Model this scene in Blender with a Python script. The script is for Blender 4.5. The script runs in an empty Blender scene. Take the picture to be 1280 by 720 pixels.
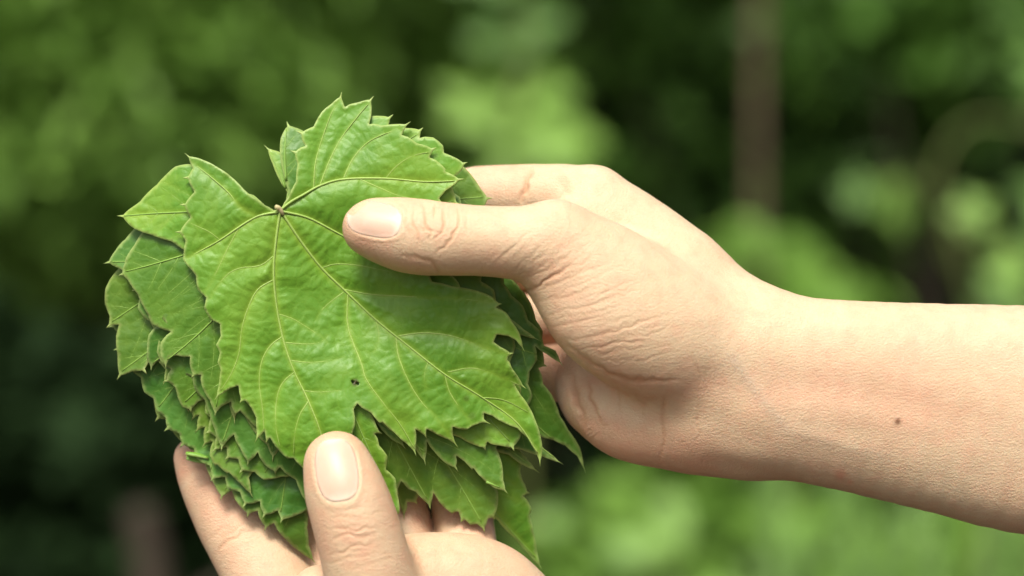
import bpy, math, random
import numpy as np
from mathutils import Vector
from mathutils.geometry import delaunay_2d_cdt
from mathutils.bvhtree import BVHTree

random.seed(7)
rng = np.random.default_rng(7)
sc = bpy.context.scene
COL = sc.collection

# ------------------------------------------------------------ camera
# distances in the hand group are millimetres: MM per picture unit on the plane of the leaf pile
MM = 0.22
D = 700.0
CZ = 1.30
cd = bpy.data.cameras.new('camera')
cam = bpy.data.objects.new('camera', cd)
COL.objects.link(cam)
cam.location = (0, -D / 1000, CZ)
cam.rotation_euler = (math.radians(90), 0, 0)
cd.sensor_width = 36
cd.lens = 36 * D / (1280 * MM)
cd.clip_start = 0.05
cd.clip_end = 500
cd.dof.use_dof = True
cd.dof.focus_distance = D / 1000 + 0.001
cd.dof.aperture_fstop = 5.2
sc.camera = cam

# ------------------------------------------------------------ sky, sun, exposure
SUN_EL, SUN_AZ = 52.0, 195.0      # azimuth from +Y, clockwise: high, behind the camera's right shoulder
w = bpy.data.worlds.new('World')
sc.world = w
w.use_nodes = True
nt = w.node_tree
bg = nt.nodes['Background']
sky = nt.nodes.new('ShaderNodeTexSky')
sky.sky_type = 'NISHITA'
sky.sun_disc = False
sky.sun_elevation = math.radians(SUN_EL)
sky.sun_rotation = math.radians(SUN_AZ)
sky.dust_density = 4.0
sky.air_density = 1.0
hs = nt.nodes.new('ShaderNodeHueSaturation')      # thin even overcast: the sky's blue is washed out
hs.inputs['Saturation'].default_value = 0.30
nt.links.new(sky.outputs[0], hs.inputs['Color'])
nt.links.new(hs.outputs[0], bg.inputs['Color'])
bg.inputs['Strength'].default_value = 0.085
sd = bpy.data.lights.new('sun', 'SUN')
sd.energy = 2.3
sd.angle = math.radians(20)
sd.color = (1.0, 0.95, 0.86)
so = bpy.data.objects.new('sun', sd)
COL.objects.link(so)
az, el = math.radians(SUN_AZ), math.radians(SUN_EL)
to_sun = Vector((math.sin(az) * math.cos(el), math.cos(az) * math.cos(el), math.sin(el)))
so.rotation_euler = to_sun.to_track_quat('Z', 'Y').to_euler()
so.location = (0, 0, 6)
sc.view_settings.view_transform = 'Standard'
sc.view_settings.look = 'None'
sc.view_settings.gamma = 1
sc.view_settings.use_curve_mapping = False
sc.view_settings.exposure = 1.05
sc.render.engine = 'CYCLES'
sc.cycles.use_denoising = True
sc.cycles.max_bounces = 8

# ------------------------------------------------------------ helpers
def P(px, py, wd):
    """picture-like layout units (1280 x 720) at depth wd mm towards the viewer -> mm (x, depth, z)"""
    px, py, wd = np.asarray(px, float), np.asarray(py, float), np.asarray(wd, float)
    s = (D - wd) / D * MM
    return np.stack(np.broadcast_arrays((px - 640) * s, -wd, (360 - py) * s), -1)

def unP(p):
    wd = -p[:, 1]
    s = (D - wd) / D * MM
    return 640 + p[:, 0] / s, 360 - p[:, 2] / s, wd

def world(p):
    q = np.asarray(p, float) / 1000.0
    q = q.copy()
    q[..., 2] += CZ
    return q

def at(px, py, Y):
    k = MM / 1000 * (D / 1000 + Y) / (D / 1000)
    return Vector(((px - 640) * k, Y, CZ + (360 - py) * k))

def obj(name, me, mat=None, parent=None, loc=None):
    o = bpy.data.objects.new(name, me)
    COL.objects.link(o)
    if mat is not None and me is not None:
        me.materials.clear()
        me.materials.append(mat)
    if parent is not None:
        o.parent = parent
    if loc is not None:
        o.location = loc
    return o

def tag(o, label=None, cat=None, group=None, kind=None):
    if label: o['label'] = label
    if cat: o['category'] = cat
    if group: o['group'] = group
    if kind: o['kind'] = kind
    return o

def mesh_np(name, v, f, smooth=True):
    me = bpy.data.meshes.new(name)
    v = np.asarray(v, np.float32)
    if isinstance(f, np.ndarray):
        n = f.shape[1]
        me.vertices.add(len(v))
        me.vertices.foreach_set('co', v.ravel())
        me.loops.add(f.size)
        me.loops.foreach_set('vertex_index', f.ravel().astype(np.int32))
        me.polygons.add(len(f))
        me.polygons.foreach_set('loop_start', np.arange(0, f.size, n, dtype=np.int32))
        me.update(calc_edges=True)
        me.validate()
    else:
        me.from_pydata([tuple(map(float, p)) for p in v], [], f)
    if smooth:
        me.polygons.foreach_set('use_smooth', np.ones(len(me.polygons), bool))
    me.update()
    return me

def attr(me, name, vals):
    a = me.attributes.new(name, 'FLOAT', 'POINT')
    a.data.foreach_set('value', np.asarray(vals, np.float32))

class NT:
    """small node-tree builder"""
    def __init__(self, name):
        self.m = bpy.data.materials.new(name)
        self.m.use_nodes = True
        self.t = self.m.node_tree
        self.out = self.t.nodes['Material Output']
        self.b = self.t.nodes['Principled BSDF']
    def n(self, typ, ins=None, **kw):
        nd = self.t.nodes.new(typ)
        for k, v in kw.items(): setattr(nd, k, v)
        for k, v in (ins or {}).items(): self.set(nd.inputs[k], v)
        return nd
    def set(self, sock, v):
        if hasattr(v, 'is_output') or isinstance(v, bpy.types.NodeSocket): self.t.links.new(v, sock)
        else: sock.default_value = v
    def attr(self, name): return self.n('ShaderNodeAttribute', attribute_name=name).outputs['Fac']
    def mix(self, f, a, b, mode='MIX'):
        nd = self.n('ShaderNodeMix', data_type='RGBA', blend_type=mode)
        self.set(nd.inputs[0], f); self.set(nd.inputs[6], a); self.set(nd.inputs[7], b)
        return nd.outputs[2]
    def math(self, op, a, b=0.0, c=None):
        nd = self.n('ShaderNodeMath', operation=op)
        self.set(nd.inputs[0], a); self.set(nd.inputs[1], b)
        if c is not None: self.set(nd.inputs[2], c)
        return nd.outputs[0]
    def ramp(self, f, stops):
        nd = self.n('ShaderNodeValToRGB')
        e = nd.color_ramp.elements
        while len(e) < len(stops): e.new(0.5)
        for i, (p, c) in enumerate(stops):
            e[i].position = p
            e[i].color = c if len(c) == 4 else (*c, 1)
        self.set(nd.inputs[0], f)
        return nd.outputs[0]
    def obj_co(self): return self.n('ShaderNodeTexCoord').outputs['Object']
    def noise(self, co, scale, detail=4, rough=0.55, dist=0):
        nd = self.n('ShaderNodeTexNoise', {'Scale': scale, 'Detail': detail, 'Roughness': rough, 'Distortion': dist})
        if co is not None: self.set(nd.inputs['Vector'], co)
        return nd.outputs[0]
    def voro(self, co, scale, feature='F1', rnd=1.0):
        nd = self.n('ShaderNodeTexVoronoi', feature=feature)
        self.set(nd.inputs['Vector'], co); self.set(nd.inputs['Scale'], scale); self.set(nd.inputs['Randomness'], rnd)
        return nd.outputs['Distance']
    def bump(self, h, strength, dist, normal=None):
        nd = self.n('ShaderNodeBump', {'Strength': strength, 'Distance': dist, 'Height': h})
        if normal is not None: self.set(nd.inputs['Normal'], normal)
        return nd.outputs[0]

# ------------------------------------------------------------ materials
def leaf_material(name, c_dark, c_mid, c_light, yellow, rough, transl, vein_scale=1.0):
    k = NT(name)
    co = k.obj_co()
    oi = k.n('ShaderNodeObjectInfo').outputs['Random']
    big = k.noise(co, 28, 3)
    mid = k.noise(co, 140, 4)
    base = k.ramp(big, [(0.30, c_dark), (0.52, c_mid), (0.72, c_light)])
    base = k.mix(k.math('MULTIPLY', mid, 0.45), base, k.mix(0.5, base, (*c_light, 1)))
    # fine net of veinlets
    net = k.voro(co, 330 * vein_scale, 'DISTANCE_TO_EDGE')
    netf = k.ramp(net, [(0.0, (1, 1, 1)), (0.10, (0, 0, 0))])
    net2 = k.voro(co, 900, 'DISTANCE_TO_EDGE')
    net2f = k.ramp(net2, [(0.0, (1, 1, 1)), (0.16, (0, 0, 0))])
    base = k.mix(k.math('MULTIPLY', netf, 0.07), base, (*yellow, 1))
    base = k.mix(k.math('MULTIPLY', net2f, 0.04), base, (*c_light, 1))
    # pale zone along veins and at the margin
    base = k.mix(k.math('MULTIPLY', k.attr('vein'), 0.42), base, (*yellow, 1))
    base = k.mix(k.math('MINIMUM', k.math('MULTIPLY', k.attr('rim'), 0.85), 1.0), base, (0.42, 0.50, 0.17, 1))
    # yellowing near the margin, blotchy
    bl = k.noise(co, 60, 4, 0.6, 0.4)
    blf = k.math('MULTIPLY', k.ramp(bl, [(0.45, (0, 0, 0)), (0.75, (1, 1, 1))]), k.attr('age'))
    base = k.mix(blf, base, (*yellow, 1))
    # brown specks
    sp = k.voro(co, 95)
    spf = k.math('MULTIPLY', k.ramp(sp, [(0.035, (1, 1, 1)), (0.075, (0, 0, 0))]), k.ramp(k.noise(co, 40, 2), [(0.58, (0, 0, 0)), (0.66, (1, 1, 1))]))
    base = k.mix(k.math('MULTIPLY', spf, 0.6), base, (0.16, 0.13, 0.03, 1))
    base = k.mix(k.attr('spot'), base, (0.05, 0.028, 0.010, 1))
    hv = k.n('ShaderNodeHueSaturation', {'Color': base})
    k.set(hv.inputs['Value'], k.math('MULTIPLY_ADD', oi, 0.16, 0.92))
    k.set(hv.inputs['Hue'], k.math('MULTIPLY_ADD', oi, 0.02, 0.49))
    base = hv.outputs[0]
    h = k.math('ADD', k.math('MULTIPLY', k.math('MINIMUM', net, 0.22), 2.2), k.math('MULTIPLY', k.math('MINIMUM', net2, 0.25), 0.5))
    h = k.math('ADD', h, k.math('MULTIPLY', mid, 0.5))
    nrm = k.bump(h, 0.22, 0.0005)
    k.set(k.b.inputs['Base Color'], base)
    k.set(k.b.inputs['Normal'], nrm)
    k.set(k.b.inputs['Roughness'], k.math('MULTIPLY_ADD', mid, 0.22, rough - 0.11))
    k.b.inputs['Specular IOR Level'].default_value = 0.42
    tr = k.n('ShaderNodeBsdfTranslucent', {'Color': k.mix(0.5, base, (*yellow, 1)), 'Normal': nrm})
    mx = k.n('ShaderNodeMixShader', {0: transl, 1: k.b.outputs[0], 2: tr.outputs[0]})
    k.t.links.new(mx.outputs[0], k.out.inputs['Surface'])
    return k.m

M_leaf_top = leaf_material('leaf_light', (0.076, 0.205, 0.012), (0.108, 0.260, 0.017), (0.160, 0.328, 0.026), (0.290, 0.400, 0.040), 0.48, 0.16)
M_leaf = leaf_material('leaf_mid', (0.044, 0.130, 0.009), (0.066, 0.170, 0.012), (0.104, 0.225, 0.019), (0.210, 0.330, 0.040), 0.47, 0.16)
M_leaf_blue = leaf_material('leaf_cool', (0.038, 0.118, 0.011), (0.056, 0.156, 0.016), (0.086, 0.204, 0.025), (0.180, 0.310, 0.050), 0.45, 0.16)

def simple_mat(name, c, rough=0.6, noise=None, c2=None, bump=0.0, bscale=200, bdist=0.001, spec=0.4):
    k = NT(name)
    co = k.obj_co()
    if noise:
        f = k.noise(co, noise, 5)
        k.set(k.b.inputs['Base Color'], k.ramp(f, [(0.3, c), (0.7, c2 or c)]))
    else:
        k.b.inputs['Base Color'].default_value = (*c, 1)
    k.b.inputs['Roughness'].default_value = rough
    k.b.inputs['Specular IOR Level'].default_value = spec
    if bump:
        k.set(k.b.inputs['Normal'], k.bump(k.noise(co, bscale, 5), bump, bdist))
    return k.m

M_vein = simple_mat('leaf_vein', (0.23, 0.35, 0.065), 0.5, 90, (0.30, 0.42, 0.10))
M_vein_low = simple_mat('leaf_vein_soft', (0.165, 0.300, 0.045), 0.5, 90, (0.21, 0.345, 0.065))
M_petiole = simple_mat('leaf_stalk', (0.42, 0.42, 0.18), 0.55, 400, (0.46, 0.36, 0.20))

def skin_material(name, c, c2, red):
    k = NT(name)
    co = k.obj_co()
    f1 = k.noise(co, 45, 4)
    f2 = k.noise(co, 260, 4, 0.6)
    base = k.mix(k.ramp(f1, [(0.35, (0, 0, 0)), (0.68, (1, 1, 1))]), (*c, 1), (*c2, 1))
    base = k.mix(k.math('MULTIPLY', k.ramp(f2, [(0.45, (0, 0, 0)), (0.70, (1, 1, 1))]), 0.36), base, (*red, 1))
    base = k.mix(k.math('MULTIPLY', k.attr('flush'), k.math('MULTIPLY_ADD', f2, 0.8, 0.45)), base, (*red, 1))
    pn = k.noise(co, 18, 3)
    base = k.mix(k.math('MULTIPLY', k.ramp(pn, [(0.45, (0, 0, 0)), (0.7, (1, 1, 1))]), 0.42), base, (*red, 1))
    base = k.mix(k.math('MULTIPLY', k.attr('bluevein'), 0.24), base, (0.40, 0.40, 0.32, 1))
    base = k.mix(k.math('MULTIPLY', k.attr('crease'), 0.7), base, (0.46, 0.235, 0.125, 1))  # natural redness of creases, with their shade deepened into the tint
    base = k.mix(k.attr('mole'), base, (0.13, 0.055, 0.022, 1))
    base = k.mix(k.math('MULTIPLY', k.attr('blemish'), 0.6), base, (0.62, 0.17, 0.11, 1))
    # skin relief: small polygons and fine lines
    cells = k.voro(co, 1050, 'DISTANCE_TO_EDGE')
    mp = k.n('ShaderNodeMapping', {'Vector': co})
    mp.inputs['Scale'].default_value = (1.0, 1.0, 3.2)
    mp.inputs['Rotation'].default_value = (0, math.radians(35), 0)
    lines = k.noise(mp.outputs[0], 620, 5, 0.65, 0.5)
    h = k.math('ADD', k.math('MULTIPLY', k.math('MINIMUM', cells, 0.25), 1.3), k.math('MULTIPLY', lines, 1.2))
    pores = k.noise(co, 1700, 3, 0.7)
    h = k.math('ADD', h, k.math('MULTIPLY', pores, 0.8))
    base = k.mix(k.math('MULTIPLY', k.ramp(pores, [(0.42, (1, 1, 1)), (0.62, (0, 0, 0))]), 0.16), base, (0.50, 0.29, 0.17, 1))
    k.set(k.b.inputs['Normal'], k.bump(h, 0.42, 0.00042))
    k.set(k.b.inputs['Base Color'], base)
    k.set(k.b.inputs['Roughness'], k.math('MULTIPLY_ADD', f2, 0.2, 0.42))
    k.b.inputs['Specular IOR Level'].default_value = 0.32
    k.b.inputs['Subsurface Weight'].default_value = 0.2
    k.b.inputs['Subsurface Radius'].default_value = (1.0, 0.36, 0.18)
    k.b.inputs['Subsurface Scale'].default_value = 0.0022
    return k.m

M_skin = skin_material('skin', (0.580, 0.430, 0.272), (0.620, 0.480, 0.314), (0.600, 0.300, 0.195))
kn = NT('nail')
kn.b.inputs['Base Color'].default_value = (0.72, 0.50, 0.38, 1)
kn.b.inputs['Roughness'].default_value = 0.38
kn.b.inputs['Specular IOR Level'].default_value = 0.3
kn.b.inputs['Subsurface Weight'].default_value = 0.4
kn.b.inputs['Subsurface Radius'].default_value = (1, 0.4, 0.25)
kn.b.inputs['Subsurface Scale'].default_value = 0.002
kn.set(kn.b.inputs['Base Color'], kn.mix(kn.attr('lunula'), (0.62, 0.41, 0.305, 1), (0.74, 0.62, 0.49, 1)))
mpn = kn.n('ShaderNodeMapping', {'Vector': kn.n('ShaderNodeTexCoord').outputs['UV']})
mpn.inputs['Scale'].default_value = (2, 60, 1)
kn.set(kn.b.inputs['Normal'], kn.bump(kn.noise(mpn.outputs[0], 1.0, 3), 0.12, 0.0002))
M_nail = kn.m

def plant_mat(name, c1, c2, rough=0.5, transl=0.25, spec=0.35):
    k = NT(name)
    t = k.attr('tint')
    base = k.ramp(t, [(0.0, c1), (1.0, c2)])
    k.set(k.b.inputs['Base Color'], base)
    k.b.inputs['Roughness'].default_value = rough
    k.b.inputs['Specular IOR Level'].default_value = spec
    tr = k.n('ShaderNodeBsdfTranslucent', {'Color': base})
    mx = k.n('ShaderNodeMixShader', {0: transl, 1: k.b.outputs[0], 2: tr.outputs[0]})
    k.t.links.new(mx.outputs[0], k.out.inputs['Surface'])
    return k.m

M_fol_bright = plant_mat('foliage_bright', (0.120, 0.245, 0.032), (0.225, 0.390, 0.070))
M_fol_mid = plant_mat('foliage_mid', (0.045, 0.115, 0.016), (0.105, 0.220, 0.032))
M_fol_shade = plant_mat('foliage_shade_dark', (0.010, 0.022, 0.007), (0.022, 0.048, 0.014), 0.75, 0.10, 0.08)  # leaf colour kept very dark to stand in for deep shade
M_grass = plant_mat('grass', (0.090, 0.185, 0.038), (0.180, 0.310, 0.085))
M_bark = simple_mat('bark', (0.030, 0.021, 0.014), 0.9, 30, (0.065, 0.045, 0.030), 0.6, 60, 0.01)
M_twig = simple_mat('twig_bark', (0.030, 0.022, 0.014), 0.85, 25, (0.06, 0.042, 0.026), 0.4, 80, 0.005)
M_stem = simple_mat('young_bark', (0.07, 0.045, 0.026), 0.75, 25, (0.11, 0.075, 0.040), 0.4, 80, 0.005)
M_cane = simple_mat('vine_cane', (0.085, 0.115, 0.024), 0.7, 20, (0.115, 0.135, 0.034), 0.2, 90, 0.003)
M_soil = simple_mat('soil', (0.025, 0.018, 0.011), 0.95, 3, (0.075, 0.052, 0.032), 0.8, 18, 0.03)

# ------------------------------------------------------------ setting
def make_ground():
    n = 61
    g = np.linspace(-1, 1, n)
    X, Y = np.meshgrid(np.sign(g) * np.abs(g) ** 2.2 * 220, np.sign(g) * np.abs(g) ** 2.2 * 220)
    Z = 0.03 * np.sin(X * 1.7) * np.cos(Y * 1.3) * np.exp(-(X ** 2 + Y ** 2) / 300)
    v = np.stack([X.ravel(), Y.ravel(), Z.ravel()], -1)
    i = np.arange(n * n).reshape(n, n)
    f = np.stack([i[:-1, :-1], i[:-1, 1:], i[1:, 1:], i[1:, :-1]], -1).reshape(-1, 4)
    tag(obj('ground', mesh_np('ground', v, f), M_soil), kind='structure')
make_ground()

# --- generic plant parts
def tube(points, radii, sides=8):
    pts = np.asarray(points, float)
    n = len(pts)
    vs, fs = [], []
    up0 = np.array([0.31, 0.87, 0.38])
    for i in range(n):
        t = pts[min(i + 1, n - 1)] - pts[max(i - 1, 0)]
        t = t / (np.linalg.norm(t) + 1e-12)
        a = np.cross(t, up0); a /= np.linalg.norm(a) + 1e-12
        b = np.cross(t, a)
        for s in range(sides):
            q = 2 * math.pi * s / sides
            vs.append(pts[i] + radii[i] * (math.cos(q) * a + math.sin(q) * b))
    for i in range(n - 1):
        for s in range(sides):
            s2 = (s + 1) % sides
            fs.append((i * sides + s, i * sides + s2, (i + 1) * sides + s2, (i + 1) * sides + s))
    fs.append(tuple(range(sides))[::-1])
    fs.append(tuple((n - 1) * sides + s for s in range(sides)))
    return vs, fs

def join_tubes(list_):
    V, F = [], []
    for v, f in list_:
        o = len(V)
        V += v
        F += [tuple(i + o for i in q) for q in f]
    return V, F

def smooth_path(pts, n):
    """Catmull-Rom through pts"""
    p = np.asarray(pts, float)
    p = np.vstack([2 * p[0] - p[1], p, 2 * p[-1] - p[-2]])
    out = []
    m = len(p) - 3
    for q in np.linspace(0, m - 1e-9, n):
        i = int(q); t = q - i
        a, b, c, d = p[i:i + 4]
        out.append(0.5 * ((2 * b) + (-a + c) * t + (2 * a - 5 * b + 4 * c - d) * t * t + (-a + 3 * b - 3 * c + d) * t ** 3))
    return np.array(out)

# leaf template: a folded, drooping blade, length 1 along +X, 8 triangles
LT_V = np.array([[0, 0, 0], [0.25, 0.26, 0.05], [0.28, 0, -0.02], [0.25, -0.26, 0.05], [0.62, 0.24, 0.0], [0.64, 0, -0.06], [0.62, -0.24, 0.0], [1.0, 0, -0.2]])
LT_F = np.array([[0, 2, 1], [0, 3, 2], [1, 2, 5], [1, 5, 4], [2, 3, 6], [2, 6, 5], [4, 5, 7], [5, 6, 7]])

def foliage(centres, size, width=1.0, flat=0.5, heading=None):
    n = len(centres)
    s = size * rng.uniform(0.6, 1.3, n)
    yaw = rng.uniform(0, 2 * math.pi, n) if heading is None else heading + rng.normal(0, 0.7, n)
    pitch = rng.normal(-0.35, 0.5, n)
    roll = rng.normal(0, 0.9 * (1 - flat) + 0.25, n)
    cy, sy, cp, sp, cr, sr = np.cos(yaw), np.sin(yaw), np.cos(pitch), np.sin(pitch), np.cos(roll), np.sin(roll)
    X = np.stack([cy * cp, sy * cp, sp], -1)
    Y0 = np.stack([-sy, cy, np.zeros(n)], -1)
    Z0 = np.cross(X, Y0)
    Yr = Y0 * cr[:, None] + Z0 * sr[:, None]
    Zr = -Y0 * sr[:, None] + Z0 * cr[:, None]
    t = LT_V.copy(); t[:, 1] *= width
    v = centres[:, None, :] + s[:, None, None] * (t[None, :, 0, None] * X[:, None] + t[None, :, 1, None] * Yr[:, None] + t[None, :, 2, None] * Zr[:, None])
    f = (LT_F[None] + (np.arange(n) * len(t))[:, None, None]).reshape(-1, 3)
    tint = np.repeat(np.clip(rng.beta(2, 2, n), 0, 1), len(t))
    return v.reshape(-1, 3), f, tint

def fol_mesh(name, centres, size, **kw):
    v, f, t = foliage(centres, size, **kw)
    me = mesh_np(name, v, f)
    attr(me, 'tint', t)
    return me

def blob_points(blobs, n, shell=0.5):
    """random points in a set of ellipsoids (c, r), denser towards the skin"""
    vol = np.array([r[0] * r[1] * r[2] for c, r in blobs]) ** (2 / 3)
    k = rng.choice(len(blobs), n, p=vol / vol.sum())
    d = rng.normal(size=(n, 3)); d /= np.linalg.norm(d, axis=1)[:, None]
    rad = rng.uniform(shell ** 3, 1, n) ** (1 / 3)
    c = np.array([b[0] for b in blobs])[k]; r = np.array([b[1] for b in blobs])[k]
    return c + d * rad[:, None] * r

def shrub(name, label, cat, base, blobs, n, size, mat, stems=5, group=None, **kw):
    root = tag(obj(name, None, loc=base), label, cat, group)
    b = np.array(base)
    pts = blob_points([(np.array(c) - b, r) for c, r in blobs], n)
    pts[:, 2] = np.maximum(pts[:, 2], 0.02)
    fo = obj('foliage', fol_mesh('foliage', pts, size, **kw), mat, root)
    fo['kind'] = 'stuff'
    tb = []
    for i in range(stems):
        c, r = blobs[i % len(blobs)]
        top = np.array(c) - b + rng.normal(size=3) * np.array(r) * 0.4
        foot = np.array([rng.normal() * 0.06, rng.normal() * 0.06, -0.02])
        midp = (foot + top) / 2 + rng.normal(size=3) * 0.08
        tb.append(tube(smooth_path([foot, midp, top], 9), np.linspace(0.009, 0.003, 9), 6))
    V, F = join_tubes(tb)
    me = mesh_np('branches', V, F)
    obj('branches', me, M_twig, root)
    return root

def pl(px, py, Y): return tuple(at(px, py, Y))

# hedge far behind, shade put into its leaf colour; separate bushes, two rows deep
HEDGE = 'bushes at the back with shade put into the leaf colour'
for row, (Y0, xs) in enumerate(((6.6, np.arange(-7.5, 7.6, 1.5)), (8.2, np.arange(-8.3, 8.4, 1.5)))):
    for i, x in enumerate(xs):
        Y = Y0 + 0.3 * math.sin(i * 2.1)
        bl = [((x, Y, 0.8), (1.0, 0.7, 0.95)), ((x + 0.15, Y, 2.0), (1.05, 0.7, 1.0)), ((x - 0.15, Y + 0.1, 3.3), (0.95, 0.7, 1.0))]
        shrub('shade_dark_bush', ('tall bush, shade put into its dark leaf colour, in the front row of the hedge', 'tall bush, shade put into its dark leaf colour, in the second row of the hedge')[row], 'bush', (x, Y, 0), bl, 2600, 0.33, M_fol_shade, 3, HEDGE, flat=0.3)
bl = [(pl(120, 560, 2.7), (0.30, 0.2, 0.15)), (pl(300, 520, 2.7), (0.22, 0.2, 0.13)), (pl(-60, 500, 2.7), (0.2, 0.2, 0.16)), (pl(150, 900, 2.7), (0.45, 0.3, 0.30))]
shrub('shade_dark_bush', 'low bush beside the left index finger, deep shade put into its leaf colour', 'bush', (-0.5, 2.7, 0), bl, 2600, 0.08, M_fol_shade, 3)

# trees added out of view so their crowns shade the back of the garden
def added_shade_tree(label, x, Y, h, crown, n):
    root = tag(obj('added_shade_tree', None, loc=(x, Y, 0)), label, 'tree')
    tp = smooth_path([(0, 0, -0.05), (0.04, 0.02, h * 0.35), (-0.05, 0.0, h * 0.7), (0.03, 0.0, h)], 14)
    tbs = [tube(tp, np.linspace(0.13, 0.05, 14), 12)]
    for q in range(9):
        a = q * 2.4
        z0 = h * (0.55 + 0.045 * q)
        e = np.array([math.cos(a), math.sin(a), 0.45]) * rng.uniform(0.9, 1.5)
        s = np.array([0, 0, z0])
        tbs.append(tube(smooth_path([s, s + e * 0.5 + np.array([0, 0, 0.12]), s + e], 7), np.linspace(0.045, 0.012, 7), 6))
    V, F = join_tubes(tbs)
    obj('trunk', mesh_np('trunk', V, F), M_bark, root)
    pts = blob_points([(np.array(c) - np.array((x, Y, 0)), r) for c, r in crown], n, 0.2)
    obj('crown', fol_mesh('crown', pts, 0.12, flat=0.8), M_fol_mid, root)['kind'] = 'stuff'

added_shade_tree('unseen broad tree added to shade the gap behind the thin brown sapling', 1.45, 5.2, 4.2,
           [((0.5, 4.6, 3.3), (2.0, 1.9, 0.9)), ((1.9, 4.4, 3.0), (1.3, 1.5, 0.7)), ((-0.6, 5.0, 3.9), (1.5, 1.5, 0.9)), ((0.9, 5.6, 4.3), (1.6, 1.5, 1.0))], 16000)
added_shade_tree('unseen low-crowned tree added to shade the lower corner behind the leafy thicket', -2.2, 4.6, 3.8,
           [((-2.0, 4.5, 3.3), (1.7, 1.4, 0.9)), ((-1.0, 5.4, 3.6), (1.4, 1.3, 0.8)), ((-2.6, 5.3, 4.0), (1.4, 1.4, 0.9))], 9000)

# leafy thicket behind the leaf pile (upper left of the view)
shrub('leafy_shrub', 'tall bright green shrub behind the pile of leaves, widest of the thicket', 'shrub', (-0.72, 3.1, 0),
      [(pl(60, 60, 3.1), (0.30, 0.28, 0.36)), (pl(260, 100, 3.1), (0.26, 0.26, 0.30)), (pl(130, 230, 3.2), (0.24, 0.25, 0.17)), (pl(180, -150, 3.1), (0.42, 0.3, 0.25))], 10000, 0.065, M_fol_bright, 7, width=0.7, flat=0.8)
shrub('leafy_shrub', 'mid green shrub filling the thicket between the bright shrub and the dark gap', 'shrub', (-0.22, 3.5, 0),
      [(pl(430, 60, 3.5), (0.24, 0.25, 0.26)), (pl(560, 110, 3.6), (0.17, 0.25, 0.18)), (pl(480, -170, 3.5), (0.36, 0.3, 0.25)), (pl(400, 240, 3.6), (0.2, 0.25, 0.2))], 6000, 0.065, M_fol_bright, 6, width=0.8, flat=0.8)
shrub('leafy_shrub', 'dim green shrub low in the thicket behind the pile of leaves', 'shrub', (-0.75, 3.9, 0),
      [(pl(60, 350, 3.5), (0.24, 0.2, 0.17)), (pl(180, 330, 3.5), (0.2, 0.2, 0.14)), (pl(20, 430, 3.5), (0.14, 0.2, 0.08))], 2600, 0.065, M_fol_mid, 4)
shrub('leafy_shrub', 'loose dim shrub beyond the thin brown sapling with brighter upper leaves', 'shrub', (0.75, 3.6, 0),
      [(pl(1100, 40, 3.4), (0.20, 0.2, 0.12)), (pl(1240, 20, 3.4), (0.16, 0.2, 0.20)), (pl(1150, -120, 3.6), (0.35, 0.3, 0.18))], 2000, 0.065, M_fol_mid, 6)
shrub('leafy_shrub', 'low bright green shrub with leaf tops just above the forearm', 'shrub', (0.55, 2.6, 0),
      [(pl(1030, 385, 2.6), (0.09, 0.09, 0.06)), (pl(930, 350, 2.8), (0.08, 0.09, 0.09)), (pl(960, 520, 2.7), (0.2, 0.15, 0.12))], 260, 0.07, M_fol_bright, 5)
shrub('leafy_shrub', 'broad bright green shrub below the forearm among tall grass blades', 'shrub', (0.40, 2.5, 0),
      [(pl(800, 690, 2.5), (0.17, 0.2, 0.11)), (pl(960, 700, 2.6), (0.2, 0.2, 0.12)), (pl(1120, 720, 2.6), (0.22, 0.2, 0.12)), (pl(1270, 730, 2.6), (0.2, 0.2, 0.12)), (pl(950, 900, 2.6), (0.5, 0.3, 0.3))], 1300, 0.07, M_fol_bright, 7)

shrub('leafy_shrub', 'sparse dim shrub deep in the dark gap behind the sapling', 'shrub', (0.35, 4.6, 0),
      [(pl(800, 120, 4.6), (0.22, 0.25, 0.30)), (pl(880, 300, 4.6), (0.22, 0.25, 0.25)), (pl(1060, 200, 4.6), (0.25, 0.25, 0.3)), (pl(820, -60, 4.6), (0.3, 0.25, 0.2))], 420, 0.09, M_fol_mid, 4)
# thin sapling stem
root = tag(obj('sapling', None, loc=(at(952, 360, 3.0).x, 3.0, 0)), 'thin brown bare sapling stem rising through the dark gap', 'sapling')
V, F = tube(smooth_path([(0, 0, -0.05), (0.006, 0, 0.7), (0.002, 0.01, 1.2), (-0.006, 0, 1.6), (0.02, 0.03, 2.6)], 24), np.linspace(0.0115, 0.008, 24), 10)
obj('stem', mesh_np('stem', V, F), M_stem, root)
tw = [tube(smooth_path([(0.0, 0.0, 2.0 + 0.1 * q), (0.15 * math.cos(q * 2.3), 0.15 * math.sin(q * 2.3), 2.2 + 0.1 * q), (0.3 * math.cos(q * 2.3), 0.3 * math.sin(q * 2.3), 2.3 + 0.12 * q)], 6), np.linspace(0.007, 0.003, 6), 6) for q in range(5)]
V, F = join_tubes(tw)
obj('twigs', mesh_np('twigs', V, F), M_stem, root)
cr = blob_points([(np.array((0, 0, 2.55)), (0.35, 0.35, 0.3))], 160)
obj('crown', fol_mesh('crown', cr, 0.08), M_fol_mid, root)['kind'] = 'stuff'

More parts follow.
